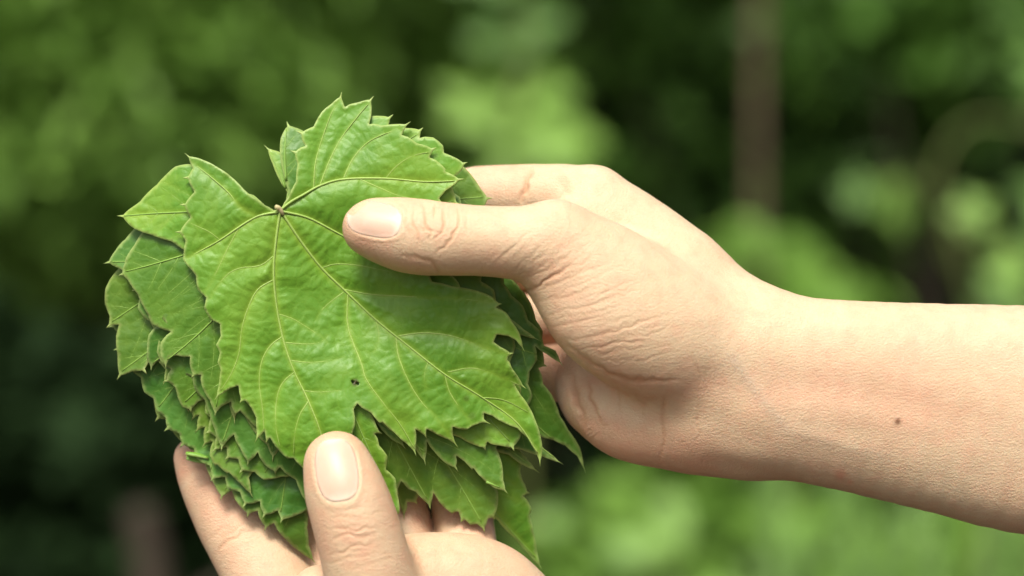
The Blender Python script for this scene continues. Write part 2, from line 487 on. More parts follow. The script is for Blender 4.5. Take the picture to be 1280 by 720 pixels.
# dry brown stalk in the dark corner
bs = at(195, 360, 2.25); bs.z = 0
root = tag(obj('dry_stalk', None, loc=bs), 'thick dry brown stalk standing in deep shade beside the left index finger', 'stalk')
hh = at(195, 635, 2.25).z
V, F = tube(smooth_path([(0.04, 0, -0.03), (0.02, 0, hh * 0.5), (-0.004, 0.01, hh * 0.9), (-0.02, 0.0, hh)], 14), np.linspace(0.030, 0.016, 14), 10)
obj('stem', mesh_np('stem', V, F), M_twig, root)
tw = [tube(smooth_path([(0.01, 0, hh * q), (0.05 * sg, 0.02, hh * q + 0.05), (0.09 * sg, 0.02, hh * q + 0.07)], 6), np.linspace(0.012, 0.006, 6), 6) for q, sg in ((0.62, 1), (0.74, -1), (0.85, 1))]
V, F = join_tubes(tw)
obj('side_shoots', mesh_np('side_shoots', V, F), M_twig, root)

# big vine leaves in the background, each its own object
def vine_leaf_mesh(name='vine_leaf'):
    a = np.linspace(0, 2 * math.pi, 40, endpoint=False)
    r = 0.5 + 0.11 * np.cos(5 * a) + 0.03 * np.cos(17 * a + 0.6) - 0.16 * np.exp(-((a - math.pi) / 0.35) ** 2)
    v = [(0, 0, 0.0)]
    for rr in (0.5, 1.0):
        for t, q in zip(a, r):
            x, y = rr * q * math.cos(t), rr * q * math.sin(t)
            v.append((x, y, -0.25 * (x * x + y * y) + 0.04 * math.cos(5 * t) * rr))
    n = 40
    f = [(0, 1 + i, 1 + (i + 1) % n) for i in range(n)]
    f += [(1 + i, 1 + n + i, 1 + n + (i + 1) % n, 1 + (i + 1) % n) for i in range(n)]
    me = mesh_np(name, np.array(v), f)
    attr(me, 'tint', np.full(len(v), 0.75))
    return me
VL_bright = vine_leaf_mesh(); VL_bright.materials.append(M_fol_bright)
VL_mid = vine_leaf_mesh(); VL_mid.materials.append(M_fol_mid)

def face_cam(o, tilt, yaw, roll):
    o.rotation_euler = (math.radians(90 - tilt), math.radians(roll), math.radians(yaw))

def vine(label, cane_pts, radius, leaves, Y):
    base = at(cane_pts[0][0], 360, Y); base.z = 0
    root = tag(obj('grapevine', None, loc=base), label, 'vine')
    pts = [np.array((0, 0, -0.03))] + [np.array(at(a, b, Y + (c if len(q) > 2 else 0)) - base) for q in cane_pts for a, b, c in [tuple(q) + ((0,) if len(q) < 3 else ())]]
    sp = smooth_path(pts, 60)
    V, F = tube(sp, np.linspace(radius, radius * 0.55, 60), 8)
    obj('cane', mesh_np('cane', V, F), M_cane, root)
    for (lx, ly, dy, s, tilt, yaw, roll, br) in leaves:
        o = obj('leaf', VL_bright if br else VL_mid, None, root, loc=at(lx, ly, Y + dy) - base)
        o.scale = (s, s, s)
        face_cam(o, tilt, yaw, roll)
        # leaf stalk back to the cane
        c = np.array(at(lx, ly, Y + dy) - base)
        j = sp[np.argmin(((sp - c) ** 2).sum(1))]
        V, F = tube(smooth_path([j, (j + c) / 2 + np.array((0, 0.01, 0.012)), c], 6), [0.0018] * 6, 5)
        obj('leaf_stalk', mesh_np('leaf_stalk', V, F), M_cane, root)

vine('looping olive green vine cane arching beside the dark gap', [(1225, 520), (1215, 400), (1200, 320), (1172, 235), (1185, 180), (1225, 150), (1290, 160), (1340, 200)], 0.0042,
     [(1124, 255, 0.02, 0.060, 10, 45, 10, 1), (1075, 240, 0.0, 0.042, 35, -20, 40, 0), (1262, 370, 0.05, 0.08, 40, -10, 20, 0), (1320, 90, 0.05, 0.09, 45, 10, 0, 0), (1330, 260, 0.0, 0.10, 30, 10, 0, 0)], 2.1)
vine('slender pale green shoot curling below the arched vine cane', [(1300, 520), (1280, 400), (1245, 320), (1205, 275), (1180, 300), (1200, 345)], 0.0032,
     [(1262, 330, 0.0, 0.05, 30, 10, 0, 1), (1215, 265, 0.02, 0.045, 30, -20, 30, 1)], 2.0)
vine('upright vine shoot with broad lit leaves at the edge of the thicket', [(655, 420), (650, 300), (640, 180), (655, 60), (640, -60)], 0.007,
     [(690, 160, 0.0, 0.12, 35, 15, 12, 1), (640, 200, 0.04, 0.11, 30, -10, -15, 1), (600, 130, 0.06, 0.11, 45, 10, 5, 1), (660, 110, 0.03, 0.10, 55, -20, 0, 1), (720, 210, 0.05, 0.09, 20, 40, 30, 0), (640, 20, 0.03, 0.12, 40, 0, 0, 0), (610, -60, 0, 0.12, 40, 0, 0, 0)], 2.5)

# tall grass tufts with single blades below the forearm
def tuft(label, px, Y, tips, width):
    base = at(px, 360, Y); base.z = 0
    root = tag(obj('grass_tuft', None, loc=base), label, 'grass', 'tall grass tufts below the forearm')
    for (tx, ty) in tips:
        top = np.array(at(tx, ty, Y) - base)
        path = smooth_path([(top[0] * 0.15, rng.normal() * 0.01, -0.02), (top[0] * 0.55, rng.normal() * 0.02, top[2] * 0.6), top, top + np.array((np.sign(top[0]) * 0.03, -0.02, -0.03))], 16)
        V, F = [], []
        for i, p in enumerate(path):
            wd = width * (1 - (i / 15) ** 2.5) + 0.001
            V += [p + np.array((-wd / 2, 0.006, 0)), p + np.array((0, -0.002, 0)), p + np.array((wd / 2, 0.006, 0))]
        for i in range(15):
            F += [(3 * i, 3 * i + 1, 3 * i + 4, 3 * i + 3), (3 * i + 1, 3 * i + 2, 3 * i + 5, 3 * i + 4)]
        me = mesh_np('blade', np.array(V), F)
        attr(me, 'tint', np.full(len(V), rng.uniform(0.5, 1)))
        obj('blade', me, M_grass, root)
tuft('tuft of tall pale grass blades below the wrist', 980, 2.0, [(968, 590), (1005, 690)], 0.026)
tuft('tuft of tall pale grass blades below the middle of the forearm', 1085, 2.0, [(1060, 610), (1110, 660)], 0.026)
tuft('tuft of tall pale grass blades where the forearm leaves the picture', 1200, 2.0, [(1165, 640), (1245, 660), (1290, 690)], 0.026)

# ------------------------------------------------------------ the pile of grape leaves
def in_poly(pts, poly):
    x, y = pts[:, 0], pts[:, 1]
    c = np.zeros(len(pts), bool)
    n = len(poly)
    for i in range(n):
        x1, y1 = poly[i]; x2, y2 = poly[(i + 1) % n]
        if y1 == y2: continue
        m = ((y1 > y) != (y2 > y)) & (x < (x2 - x1) * (y - y1) / (y2 - y1) + x1)
        c ^= m
    return c

def seg_dist(pts, segs, reach=60.0):
    """min distance of pts (n,2) to segments (m,4), exact within reach"""
    order = np.argsort(pts[:, 0], kind='stable')
    p = pts[order]
    xs = np.ascontiguousarray(p[:, 0]); ys = np.ascontiguousarray(p[:, 1])
    out = np.full(len(p), 1e3)
    idx = np.zeros(len(p), int)
    lo = np.searchsorted(xs, np.minimum(segs[:, 0], segs[:, 2]) - reach)
    hi = np.searchsorted(xs, np.maximum(segs[:, 0], segs[:, 2]) + reach)
    for j, (ax, ay, bx, by) in enumerate(segs):
        sl = slice(lo[j], hi[j])
        dx, dy = bx - ax, by - ay
        qx, qy = xs[sl] - ax, ys[sl] - ay
        t = (qx * dx + qy * dy) / (dx * dx + dy * dy + 1e-12)
        np.clip(t, 0, 1, out=t)
        d = np.hypot(qx - t * dx, qy - t * dy)
        m = d < out[sl]
        out[sl][m] = d[m]; idx[sl][m] = j
    r = np.empty_like(out); ri = np.empty_like(idx)
    r[order] = out; ri[order] = idx
    return r, ri

def vnoise(x, y, seed, scale):
    """smooth value noise"""
    r = np.random.default_rng(seed)
    g = r.normal(size=(64, 64))
    u, v = x / scale + 20.3, y / scale + 20.7
    i, j = np.floor(u).astype(int), np.floor(v).astype(int)
    fu, fv = u - i, v - j
    fu, fv = fu * fu * (3 - 2 * fu), fv * fv * (3 - 2 * fv)
    g00, g10, g01, g11 = g[i % 64, j % 64], g[(i + 1) % 64, j % 64], g[i % 64, (j + 1) % 64], g[(i + 1) % 64, (j + 1) % 64]
    return (g00 * (1 - fu) + g10 * fu) * (1 - fv) + (g01 * (1 - fu) + g11 * fu) * fv

CX, CY = 430.0, 370.0
def pile_depth(px, py, layer, seed, own):
    low = np.clip((py - 560) / 110, 0, 1) * np.clip((450 - px) / 60, 0, 1)
    """depth (mm towards viewer) of a leaf surface in the pile"""
    dx, dy = (px - CX) * MM, (py - CY) * MM
    r = np.hypot(dx, dy)
    base = 1.5 - 0.0011 * r ** 2
    base += 1.6 * vnoise(px, py, 5, 160)
    base -= 2.5 * np.clip((250 - py) / 120, 0, 1) ** 2                                  # top edge leans back
    gap = 1.1 + 1.0 * np.clip(r / 65, 0, 1.3) ** 1.5
    base -= layer * gap * (1 - 0.42 * low)
    a_ = np.clip((px - 470) / 170, 0, 1)
    base -= 1.3 * np.exp(-(np.hypot(px - 470 - 170 * a_, py - 295 - 10 * a_) * MM / 8.0) ** 2)
    base -= 1.0 * np.exp(-(np.hypot(px - 425, (py - 600) * 0.7) * MM / 8.0) ** 2)
    base += own * (0.30 + 0.5 * np.clip(r / 65, 0, 1)) * vnoise(px, py, seed, 75)
    return base

def auto_teeth(poly, hidden_min=26, seed=0):
    r = np.random.default_rng(seed)
    out = []
    n = len(poly)
    for i in range(n):
        a, b = np.array(poly[i], float), np.array(poly[(i + 1) % n], float)
        out.append(a)
        L = np.linalg.norm(b - a)
        if L > hidden_min:
            m = int(L / 15)
            d = (b - a) / L
            nrm = np.array([d[1], -d[0]])       # outwards for a clockwise outline on the picture (y down)
            for q in range(1, m):
                t = q / m
                out.append(a + (b - a) * t + nrm * ((5 if q % 2 else -2) + r.normal() * 1.2))
    return np.array(out)

def refine(poly, h):
    out = []
    n = len(poly)
    for i in range(n):
        a, b = poly[i], poly[(i + 1) % n]
        L = np.linalg.norm(b - a)
        m = max(1, int(round(L / h)))
        for q in range(m):
            out.append(a + (b - a) * q / m)
    return np.array(out)

def bow(poly, amt=0.05):
    """sharpen tooth tips into small points and make long sides of teeth faintly convex"""
    n = len(poly)
    pv, nx = np.roll(poly, 1, 0), np.roll(poly, -1, 0)
    a, b = pv - poly, nx - poly
    la, lb = np.linalg.norm(a, axis=1), np.linalg.norm(b, axis=1)
    cosv = (a * b).sum(1) / (la * lb + 1e-9)
    turn = b[:, 0] * a[:, 1] - b[:, 1] * a[:, 0]            # sign tells tips from notches
    bis = -(a / la[:, None] + b / lb[:, None])
    bis /= np.linalg.norm(bis, axis=1)[:, None] + 1e-9
    area = (poly[:, 0] * nx[:, 1] - nx[:, 0] * poly[:, 1]).sum()
    tip = (turn * np.sign(area) > 0) & (cosv > -0.55) & (la > 4) & (lb > 4)
    out, tips = [], []
    for i in range(n):
        p = poly[i]
        if tip[i]:
            ea, eb = a[i] / la[i], b[i] / lb[i]
            q = p + bis[i] * min(6.0, 0.32 * min(la[i], lb[i]) + 1.0)
            out += [p + ea * 2.2 - bis[i] * 0.4, q, p + eb * 2.2 - bis[i] * 0.4]
            tips.append(q)
        elif cosv[i] > -0.4 and la[i] > 4 and lb[i] > 4:
            out.append(p + bis[i] * 2.2)          # notch cut a little deeper
        else:
            out.append(p)
        L = lb[i]
        if L > 14:
            d = b[i] / L
            nrm = np.array([d[1], -d[0]])
            for t in (0.3, 0.5, 0.7):
                out.append(p + b[i] * t + nrm * amt * L * 4 * t * (1 - t) * 0.55)
    return np.array(out), (np.array(tips) if tips else np.zeros((0, 2)))

def auto_veins(base, tips, poly, seed):
    r = np.random.default_rng(seed)
    veins = []
    for tip in tips:
        a, b = np.array(base, float), np.array(tip, float)
        L = np.linalg.norm(b - a)
        d = (b - a) / L; nrm = np.array([-d[1], d[0]])
        bend = r.normal() * 0.06 * L
        path = np.array([a + (b - a) * t + nrm * bend * 4 * t * (1 - t) for t in np.linspace(0, 0.985, 10)])
        veins.append((path, 1.0))
        for k, t in enumerate(np.arange(0.22, 0.93, 0.15)):
            i = int(t * 9)
            for sgn in (1, -1):
                ang = sgn * math.radians(46 + r.normal() * 4)
                dd = np.array([d[0] * math.cos(ang) - d[1] * math.sin(ang), d[0] * math.sin(ang) + d[1] * math.cos(ang)])
                p = path[max(0, min(9, i + (1 if sgn > 0 else 0)))].copy()
                pts = [p.copy()]
                for _ in range(15):
                    dd = dd + d * (0.07 + 0.05 * r.normal())
                    dd /= np.linalg.norm(dd)
                    p = p + dd * 10.0
                    if not in_poly(p[None], poly)[0]: break
                    pts.append(p.copy())
                if len(pts) > 2: veins.append((smooth_path(pts, len(pts) * 2), 0.36))
    return veins

LEAF_GROUP = 'picked grape leaves in the pile'
def grape_leaf(label, poly, base, tips, layer, seed, mat, h=0.85, veins=None, own=1.0, age=0.3, hole=None, spots=(), teeth=True, curl=0.0):
    """poly in layout units, clockwise as seen in the picture"""
    poly = np.array(poly, float)
    raw = poly.copy()
    if teeth: poly = auto_teeth(poly, seed=seed)
    poly, tip_pts = bow(poly)
    hp = h / MM
    bd = refine(poly, hp)
    mn, mx = bd.min(0), bd.max(0)
    gx, gy = np.meshgrid(np.arange(mn[0], mx[0], hp), np.arange(mn[1], mx[1], hp * 0.87))
    gx = gx + (np.arange(gx.shape[0]) % 2)[:, None] * hp / 2
    g = np.stack([gx.ravel(), gy.ravel()], -1)
    g += rng.uniform(-0.15, 0.15, g.shape) * hp
    g = g[in_poly(g, poly)]
    bsegs = np.hstack([poly, np.roll(poly, -1, 0)])
    d, _ = seg_dist(g, bsegs)
    g = g[d > hp * 0.55]
    nb = len(bd)
    allp = np.vstack([bd, g])
    edges = [(i, (i + 1) % nb) for i in range(nb)]
    vv, _, ff, *_ = delaunay_2d_cdt([Vector(p) for p in allp], edges, [], 1, 1e-5)
    v2 = np.array([(p.x, p.y) for p in vv])
    tri = np.array([f for f in ff if len(f) == 3], int)
    if hole is not None:
        c = v2[tri].mean(1)
        m = np.zeros(len(tri), bool)
        for (hx, hy, hr) in hole: m |= np.hypot(c[:, 0] - hx, c[:, 1] - hy) < hr
        tri = tri[~m]
    # orient towards the viewer
    a, b, c = v2[tri[:, 0]], v2[tri[:, 1]], v2[tri[:, 2]]
    cr = (b[:, 0] - a[:, 0]) * (c[:, 1] - a[:, 1]) - (b[:, 1] - a[:, 1]) * (c[:, 0] - a[:, 0])
    tri[cr > 0] = tri[cr > 0][:, ::-1]
    if veins is None: veins = auto_veins(base, tips, poly, seed)
    kept = []                                   # veins stay inside the blade
    for path, wt in veins:
        rp = refine_open(path, 6.0)
        ins = in_poly(rp, poly)
        run = []
        for p_, ok in zip(rp, list(ins)):
            if ok: run.append(p_)
            elif len(run) > 2: kept.append((np.array(run), wt)); run = []
            else: run = []
        if len(run) > 2: kept.append((np.array(run), wt))
    veins = kept
    segs, wts = [], []
    for path, wt in veins:
        for i in range(len(path) - 1):
            segs.append(np.hstack([path[i], path[i + 1]])); wts.append(wt * (1 - 0.5 * i / len(path)))
    segs = np.array(segs); wts = np.array(wts)
    main = wts > 0.4
    puff = 1.0 if layer == 0 else 0.45
    def height(p):
        dv, iv = seg_dist(p, segs)
        dv = dv * MM
        dm, im = seg_dist(p, segs[main])
        dm = dm * MM
        wv = wts[iv]
        wd = pile_depth(p[:, 0], p[:, 1], layer, seed, own)
        wd += puff * 0.80 * (1 - np.exp(-(dm / 4.0) ** 1.2)) * 1.0                      # blade puffs up between main veins
        wd += 0.28 * (1 - np.exp(-(dv / 1.6) ** 1.5)) * (0.5 + wv)               # and between side veins
        wd += 0.17 * vnoise(p[:, 0], p[:, 1], seed + 50, 17) * np.clip(dv / 2.5, 0, 1)
        # ripples running across the strips between side veins
        sg = segs[iv]; t = sg[:, 2:] - sg[:, :2]; t /= np.linalg.norm(t, axis=1)[:, None] + 1e-9
        along = (p * t).sum(1) * MM
        wd += 0.09 * np.sin(along * 1.9 + 2 * vnoise(p[:, 0], p[:, 1], seed + 9, 30)) * np.clip(dv / 1.2, 0, 1) * np.clip(2.2 - dv / 3.0, 0, 1)
        return wd, dv, wv
    wd, dv, wv = height(v2)
    db, _ = seg_dist(v2, bsegs)
    db *= MM
    rim = 0.8 * np.exp(-(db / 0.45) ** 2)
    if len(tip_pts):
        dt = np.min(np.hypot(v2[:, None, 0] - tip_pts[None, :, 0], v2[:, None, 1] - tip_pts[None, :, 1]), 1) * MM
        rim = np.maximum(rim, 1.2 * np.exp(-(dt / 0.6) ** 2))
    wd = wd + curl * np.exp(-(db / 5.0) ** 2) * vnoise(v2[:, 0], v2[:, 1], seed + 70, 40)
    b3 = P(base[0], base[1], pile_depth(np.array([base[0]]), np.array([base[1]]), layer, seed, own)[0])
    root = tag(obj('grape_leaf', None, loc=world(b3)), label, 'leaf', LEAF_GROUP)
    co = (P(v2[:, 0], v2[:, 1], wd) - b3) / 1000
    me = mesh_np('blade', co, tri)
    attr(me, 'vein', np.exp(-(dv / (0.35 + 0.75 * wv)) ** 2) * np.clip(wv * 1.6, 0, 1))
    attr(me, 'rim', rim)
    attr(me, 'age', age * np.clip(0.3 + np.exp(-(db / 9.0)), 0, 1))
    sp = np.zeros(len(v2))
    for (sx, sy, sr, sa) in spots:
        sp = np.maximum(sp, sa * np.exp(-(np.hypot(v2[:, 0] - sx, v2[:, 1] - sy) / sr) ** 4))
    attr(me, 'spot', sp)
    bo = obj('blade', me, mat, root)
    so_ = bo.modifiers.new('thickness', 'SOLIDIFY'); so_.thickness = 0.00028; so_.offset = -1
    # veins: thin tapered cords lying in the furrows
    tb = []
    for path, wt in veins:
        rp = refine_open(path, 3.0 if h < 0.8 else 5.0)
        hw, _, _ = height(rp)
        p3 = (P(rp[:, 0], rp[:, 1], hw + (0.05 if wt > 0.8 else -0.06)) - b3) / 1000
        r0 = 0.00040 * wt ** 1.0
        rad = np.linspace(r0, r0 * 0.4, len(rp))
        tb.append(tube(p3, rad, 6))
    V, F = join_tubes(tb)
    obj('veins', mesh_np('veins', V, F), M_vein if layer == 0 else M_vein_low, root)
    return root, height, b3

def refine_open(path, h):
    L = np.concatenate([[0], np.cumsum(np.hypot(*np.diff(path, axis=0).T))])
    n = max(4, int(L[-1] / h))
    q = np.linspace(0, L[-1], n)
    return np.stack([np.interp(q, L, path[:, 0]), np.interp(q, L, path[:, 1])], -1)

# ---- top leaf, margin followed tooth by tooth
leaf_a = [(351, 262), (361, 246), (370, 227), (372, 205), (368, 190), (380, 182), (376, 166), (392, 158), (402, 140), (414, 130), (426, 120), (432, 132), (448, 128), (464, 124), (463, 154), (477, 157), (509, 155), (504, 168), (521, 179), (542, 186), (539, 196),
          (557, 211), (556, 214), (575, 224), (557, 238), (549, 248), (556, 262), (538, 275), (548, 292), (530, 305), (545, 318), (530, 333), (540, 352), (565, 358), (602, 365), (616, 372), (625, 380), (622, 384), (632, 390), (640, 402), (649, 416), (654, 436), (645, 425), (635, 420), (622, 420), (619, 427), (626, 434), (639, 442), (634, 449),
          (641, 462), (655, 484), (645, 482), (651, 494), (660, 506), (670, 527), (676, 547), (678, 564), (675, 578), (670, 565), (660, 547), (647, 535), (638, 532), (629, 528), (616, 520), (606, 518), (605, 524), (611, 529), (602, 528), (590, 533), (584, 537), (567, 535), (566, 543), (570, 556), (560, 549), (546, 543), (534, 538), (532, 545), (520, 538), (520, 553), (519, 566), (510, 556), (492, 540), (478, 527), (475, 529), (464, 516), (447, 506), (442, 512),
          (444, 530), (438, 548), (440, 565), (428, 580), (425, 600), (410, 612), (392, 606), (382, 588), (367, 573), (359, 573), (345, 559), (337, 549), (333, 552), (330, 541), (320, 550), (321, 540), (320, 522), (314, 510), (307, 501), (301, 502), (299, 490), (297, 484), (287, 486), (271, 496), (274, 480), (276, 462), (272, 453), (275, 441), (270, 431), (276, 420), (275, 405), (264, 400), (255, 385), (258, 372), (247, 362), (245, 345), (239, 337), (229, 325), (232, 301), (224, 290), (238, 272), (230, 256), (243, 240), (234, 222), (241, 210), (235, 195), (252, 199), (272, 209), (290, 222), (304, 236), (314, 245), (330, 256), (342, 263)]
def vp(*pts): return smooth_path(np.array(pts, float), 4 * len(pts))
veins_a = [
    (vp((350, 264), (345, 300), (342, 340), (346, 385), (355, 428), (368, 465), (385, 500), (402, 545), (408, 590)), 1.0),
    (vp((352, 265), (375, 300), (402, 335), (430, 362), (470, 400), (510, 432), (556, 468), (600, 495), (645, 527), (672, 566)), 1.0),
    (vp((352, 264), (385, 272), (420, 290), (450, 305), (500, 320), (535, 335)), 0.9),
    (vp((351, 262), (364, 252), (380, 243), (400, 232), (429, 224), (482, 223), (530, 227), (568, 226)), 1.0),
    (vp((348, 265), (330, 268), (318, 272), (300, 283), (275, 300), (250, 314), (234, 322)), 0.9),
    (vp((320, 270), (300, 258), (285, 240), (262, 220), (242, 204)), 0.7),
    # side veins
    (vp((341, 350), (322, 362), (310, 385), (302, 412), (299, 440), (290, 465), (276, 488)), 0.6),
    (vp((354, 420), (338, 432), (327, 452), (324, 480), (328, 510), (330, 538)), 0.55),
    (vp((368, 465), (352, 480), (345, 505), (345, 535), (350, 558)), 0.5),
    (vp((385, 502), (374, 520), (368, 545), (367, 568)), 0.4),
    (vp((346, 392), (365, 398), (382, 408), (400, 420), (408, 428)), 0.4),
    (vp((355, 428), (380, 430), (400, 428), (408, 420)), 0.4),
    (vp((361, 450), (385, 453), (410, 451), (430, 446)), 0.4),
    (vp((378, 488), (400, 490), (425, 488)), 0.35),
    (vp((342, 320), (325, 332), (300, 335), (282, 345), (262, 372)), 0.5),
    (vp((435, 367), (434, 400), (440, 425), (452, 455), (458, 475), (480, 505), (500, 530), (518, 560)), 0.65),
    (vp((430, 362), (465, 368), (500, 370), (540, 372), (580, 374), (618, 378)), 0.5),
    (vp((495, 420), (498, 445), (510, 475), (525, 500), (545, 522), (568, 550)), 0.55),
    (vp((498, 420), (530, 416), (565, 420), (600, 432), (635, 442)), 0.6),
    (vp((556, 468), (562, 490), (575, 510), (590, 530)), 0.45),
    (vp((560, 465), (590, 460), (620, 468), (650, 482)), 0.45),
    (vp((600, 495), (612, 505), (625, 524)), 0.35),
    (vp((604, 497), (630, 500), (660, 515)), 0.35),
    (vp((402, 335), (420, 330), (450, 332), (490, 340), (525, 345)), 0.4),
    (vp((430, 365), (412, 378), (398, 392), (396, 400)), 0.35),
    (vp((470, 402), (474, 420), (468, 440)), 0.3),
    (vp((535, 452), (530, 470), (533, 485)), 0.3),
    (vp((429, 224), (440, 200), (455, 182), (470, 172), (500, 160)), 0.5),
    (vp((400, 232), (410, 205), (425, 175), (445, 148), (460, 130)), 0.55),
    (vp((392, 237), (394, 205), (402, 175), (415, 140), (425, 124)), 0.5),
    (vp((482, 223), (495, 208), (515, 195), (536, 190)), 0.4),
    (vp((450, 224), (475, 235), (500, 245), (530, 250)), 0.4),
    (vp((300, 283), (290, 300), (280, 320), (268, 345), (256, 366)), 0.45),
    (vp((275, 300), (262, 290), (245, 282), (232, 276)), 0.35),
]
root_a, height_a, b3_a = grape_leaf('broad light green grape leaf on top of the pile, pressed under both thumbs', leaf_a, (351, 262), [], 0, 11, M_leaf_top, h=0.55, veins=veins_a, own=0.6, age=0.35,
    hole=[(441, 477, 2.2), (447, 479, 2.4)], spots=[(444, 478, 4.6, 0.95), (583, 498, 4, 0.35), (590, 520, 5, 0.3), (345, 452, 0.1, 0.0)], teeth=False, curl=0.5)
# cut end of the leaf stalk
hw, _, _ = height_a(np.array([(351.0, 262.0)]))
p0 = (P(351, 263, hw[0] + 0.2) - b3_a) / 1000
V, F = tube(np.array([p0 + np.array((0.0006, 0, -0.0012)), p0, p0 + np.array((-0.0006, -0.0006, 0.0007)), p0 + np.array((-0.0013, -0.0012, 0.0010))]), [0.0005, 0.0007, 0.0007, 0.0006], 8)
obj('stalk_stub', mesh_np('stalk_stub', V, F), M_petiole, root_a)

leaf_b = [(350, 268), (372, 250), (400, 200), (430, 160), (455, 150), (464, 145), (488, 146), (487, 158), (505, 160), (526, 162), (526, 171), (554, 182), (555, 191), (581, 204), (578, 212), (562, 226), (571, 254), (552, 262), (540, 300), (560, 340), (600, 400), (640, 470), (655, 520), (650, 548), (641, 559), (625, 557), (610, 554), (606, 560), (590, 555), (575, 547), (555, 538), (520, 520), (470, 496), (458, 502), (464, 517), (470, 531), (475, 541), (470, 543), (474, 557), (482, 587), (496, 615), (500, 640), (470, 655), (440, 620), (420, 590), (380, 540), (330, 480), (300, 440), (280, 380), (262, 340), (240, 318), (215, 302), (190, 294), (166, 285), (152, 270), (171, 255), (175, 252), (192, 234), (196, 231), (207, 219), (235, 205), (262, 220), (300, 240), (330, 256)]
grape_leaf('grape leaf directly beneath the top leaf, its single pointed lobe jutting beside it', leaf_b, (350, 268), [(152, 270), (524, 166), (641, 556), (492, 630), (570, 250)], 1.0, 21, M_leaf_top, veins=None, age=0.5)

leaf_c = [(352, 272), (380, 240), (440, 200), (500, 200), (540, 240), (590, 320), (620, 380), (640, 400), (655, 412), (671, 424), (655, 420), (640, 415), (640, 470), (645, 520), (620, 560), (629, 600), (632, 614), (620, 611), (605, 600), (592, 585), (590, 587), (581, 577), (571, 571), (570, 585), (557, 579), (545, 567), (534, 553), (531, 577), (520, 562), (505, 545), (470, 520), (430, 530), (380, 530), (320, 534), (310, 524), (300, 515), (294, 518), (288, 504), (277, 508), (269, 517), (262, 500), (254, 487), (250, 470), (241, 470), (236, 447), (220, 444), (212, 447), (207, 457), (201, 446), (201, 428), (212, 415), (190, 405), (184, 392), (172, 368), (160, 350), (152, 343), (157, 326), (156, 325), (168, 306), (181, 286), (215, 262), (260, 250), (310, 258)]
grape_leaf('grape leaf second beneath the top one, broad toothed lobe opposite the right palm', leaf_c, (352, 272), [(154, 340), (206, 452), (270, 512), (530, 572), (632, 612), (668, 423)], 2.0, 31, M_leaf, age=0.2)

leaf_d = [(354, 270), (400, 220), (470, 190), (540, 210), (600, 290), (640, 370), (660, 400), (680, 432), (701, 454), (684, 443), (670, 434), (660, 480), (660, 540), (680, 561), (700, 578), (680, 571), (652, 562), (620, 548), (560, 535), (515, 530), (503, 544), (504, 557), (492, 551), (478, 538), (470, 527), (450, 520), (420, 560), (395, 600), (392, 637), (370, 600), (350, 586), (344, 590), (322, 567), (310, 578), (300, 560), (292, 545), (285, 550), (277, 560), (268, 536), (262, 518), (256, 500), (240, 470), (215, 450), (201, 448), (195, 453), (189, 460), (184, 450), (184, 432), (186, 418), (198, 405), (172, 385), (178, 362), (160, 345), (152, 337), (135, 328), (145, 312), (154, 301), (156, 300), (174, 280), (210, 262), (260, 252), (310, 258)]
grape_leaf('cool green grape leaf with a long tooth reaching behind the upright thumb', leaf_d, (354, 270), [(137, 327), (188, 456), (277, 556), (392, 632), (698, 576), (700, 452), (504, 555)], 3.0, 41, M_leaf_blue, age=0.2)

leaf_e = [(360, 270), (420, 225), (500, 220), (580, 300), (640, 400), (650, 480), (640, 540), (650, 564), (660, 575), (670, 588), (652, 580), (636, 568), (610, 560), (612, 600), (622, 632), (617, 647), (610, 648), (605, 662), (596, 655), (588, 656), (582, 650), (577, 651), (572, 641), (565, 642), (550, 629), (542, 618), (537, 632), (520, 615), (510, 611), (502, 603), (496, 614), (470, 590), (430, 560), (380, 560), (330, 560), (322, 577), (311, 597), (314, 618), (300, 604), (286, 590), (284, 592), (271, 580), (269, 583), (265, 553), (255, 556), (255, 535), (246, 538), (248, 520), (241, 523), (240, 505), (235, 512), (227, 508), (222, 492), (218, 484), (214, 470), (205, 478), (207, 462), (198, 452), (190, 440), (180, 463), (165, 464), (149, 470), (147, 445), (145, 420), (147, 407), (136, 407), (137, 395), (131, 378), (132, 360), (137, 350), (147, 337), (165, 320), (210, 290), (280, 262)]
grape_leaf('grape leaf with nibbled lower margin ending above the cupped palm', leaf_e, (360, 270), [(149, 466), (137, 404), (228, 505), (312, 614), (536, 628), (605, 658), (669, 586)], 4.2, 51, M_leaf, age=0.45, spots=[(572, 645, 4, 0.8), (568, 640, 3, 0.5)])

leaf_f = [(365, 275), (420, 230), (500, 200), (560, 200), (579, 208), (592, 222), (601, 236), (610, 248), (603, 262), (590, 300), (600, 400), (590, 500), (560, 580), (530, 600), (522, 622), (520, 628), (510, 629), (505, 645), (497, 622), (480, 600), (440, 590), (410, 620), (385, 640), (384, 660), (386, 682), (392, 701), (375, 690), (357, 674), (342, 656), (332, 660), (321, 640), (310, 643), (294, 625), (289, 615), (277, 621), (265, 600), (254, 573), (247, 566), (237, 561), (227, 552), (217, 541), (214, 534), (211, 524), (197, 523), (192, 500), (187, 483), (181, 462), (176, 440), (185, 400), (180, 350), (200, 300), (280, 270)]
root_f, height_f, b3_f = grape_leaf('large dark grape leaf at the back, its lobe resting on the left index finger', leaf_f, (365, 275), [(391, 696), (198, 520), (607, 246), (505, 640), (279, 618)], 6.6, 61, M_leaf, age=0.15)

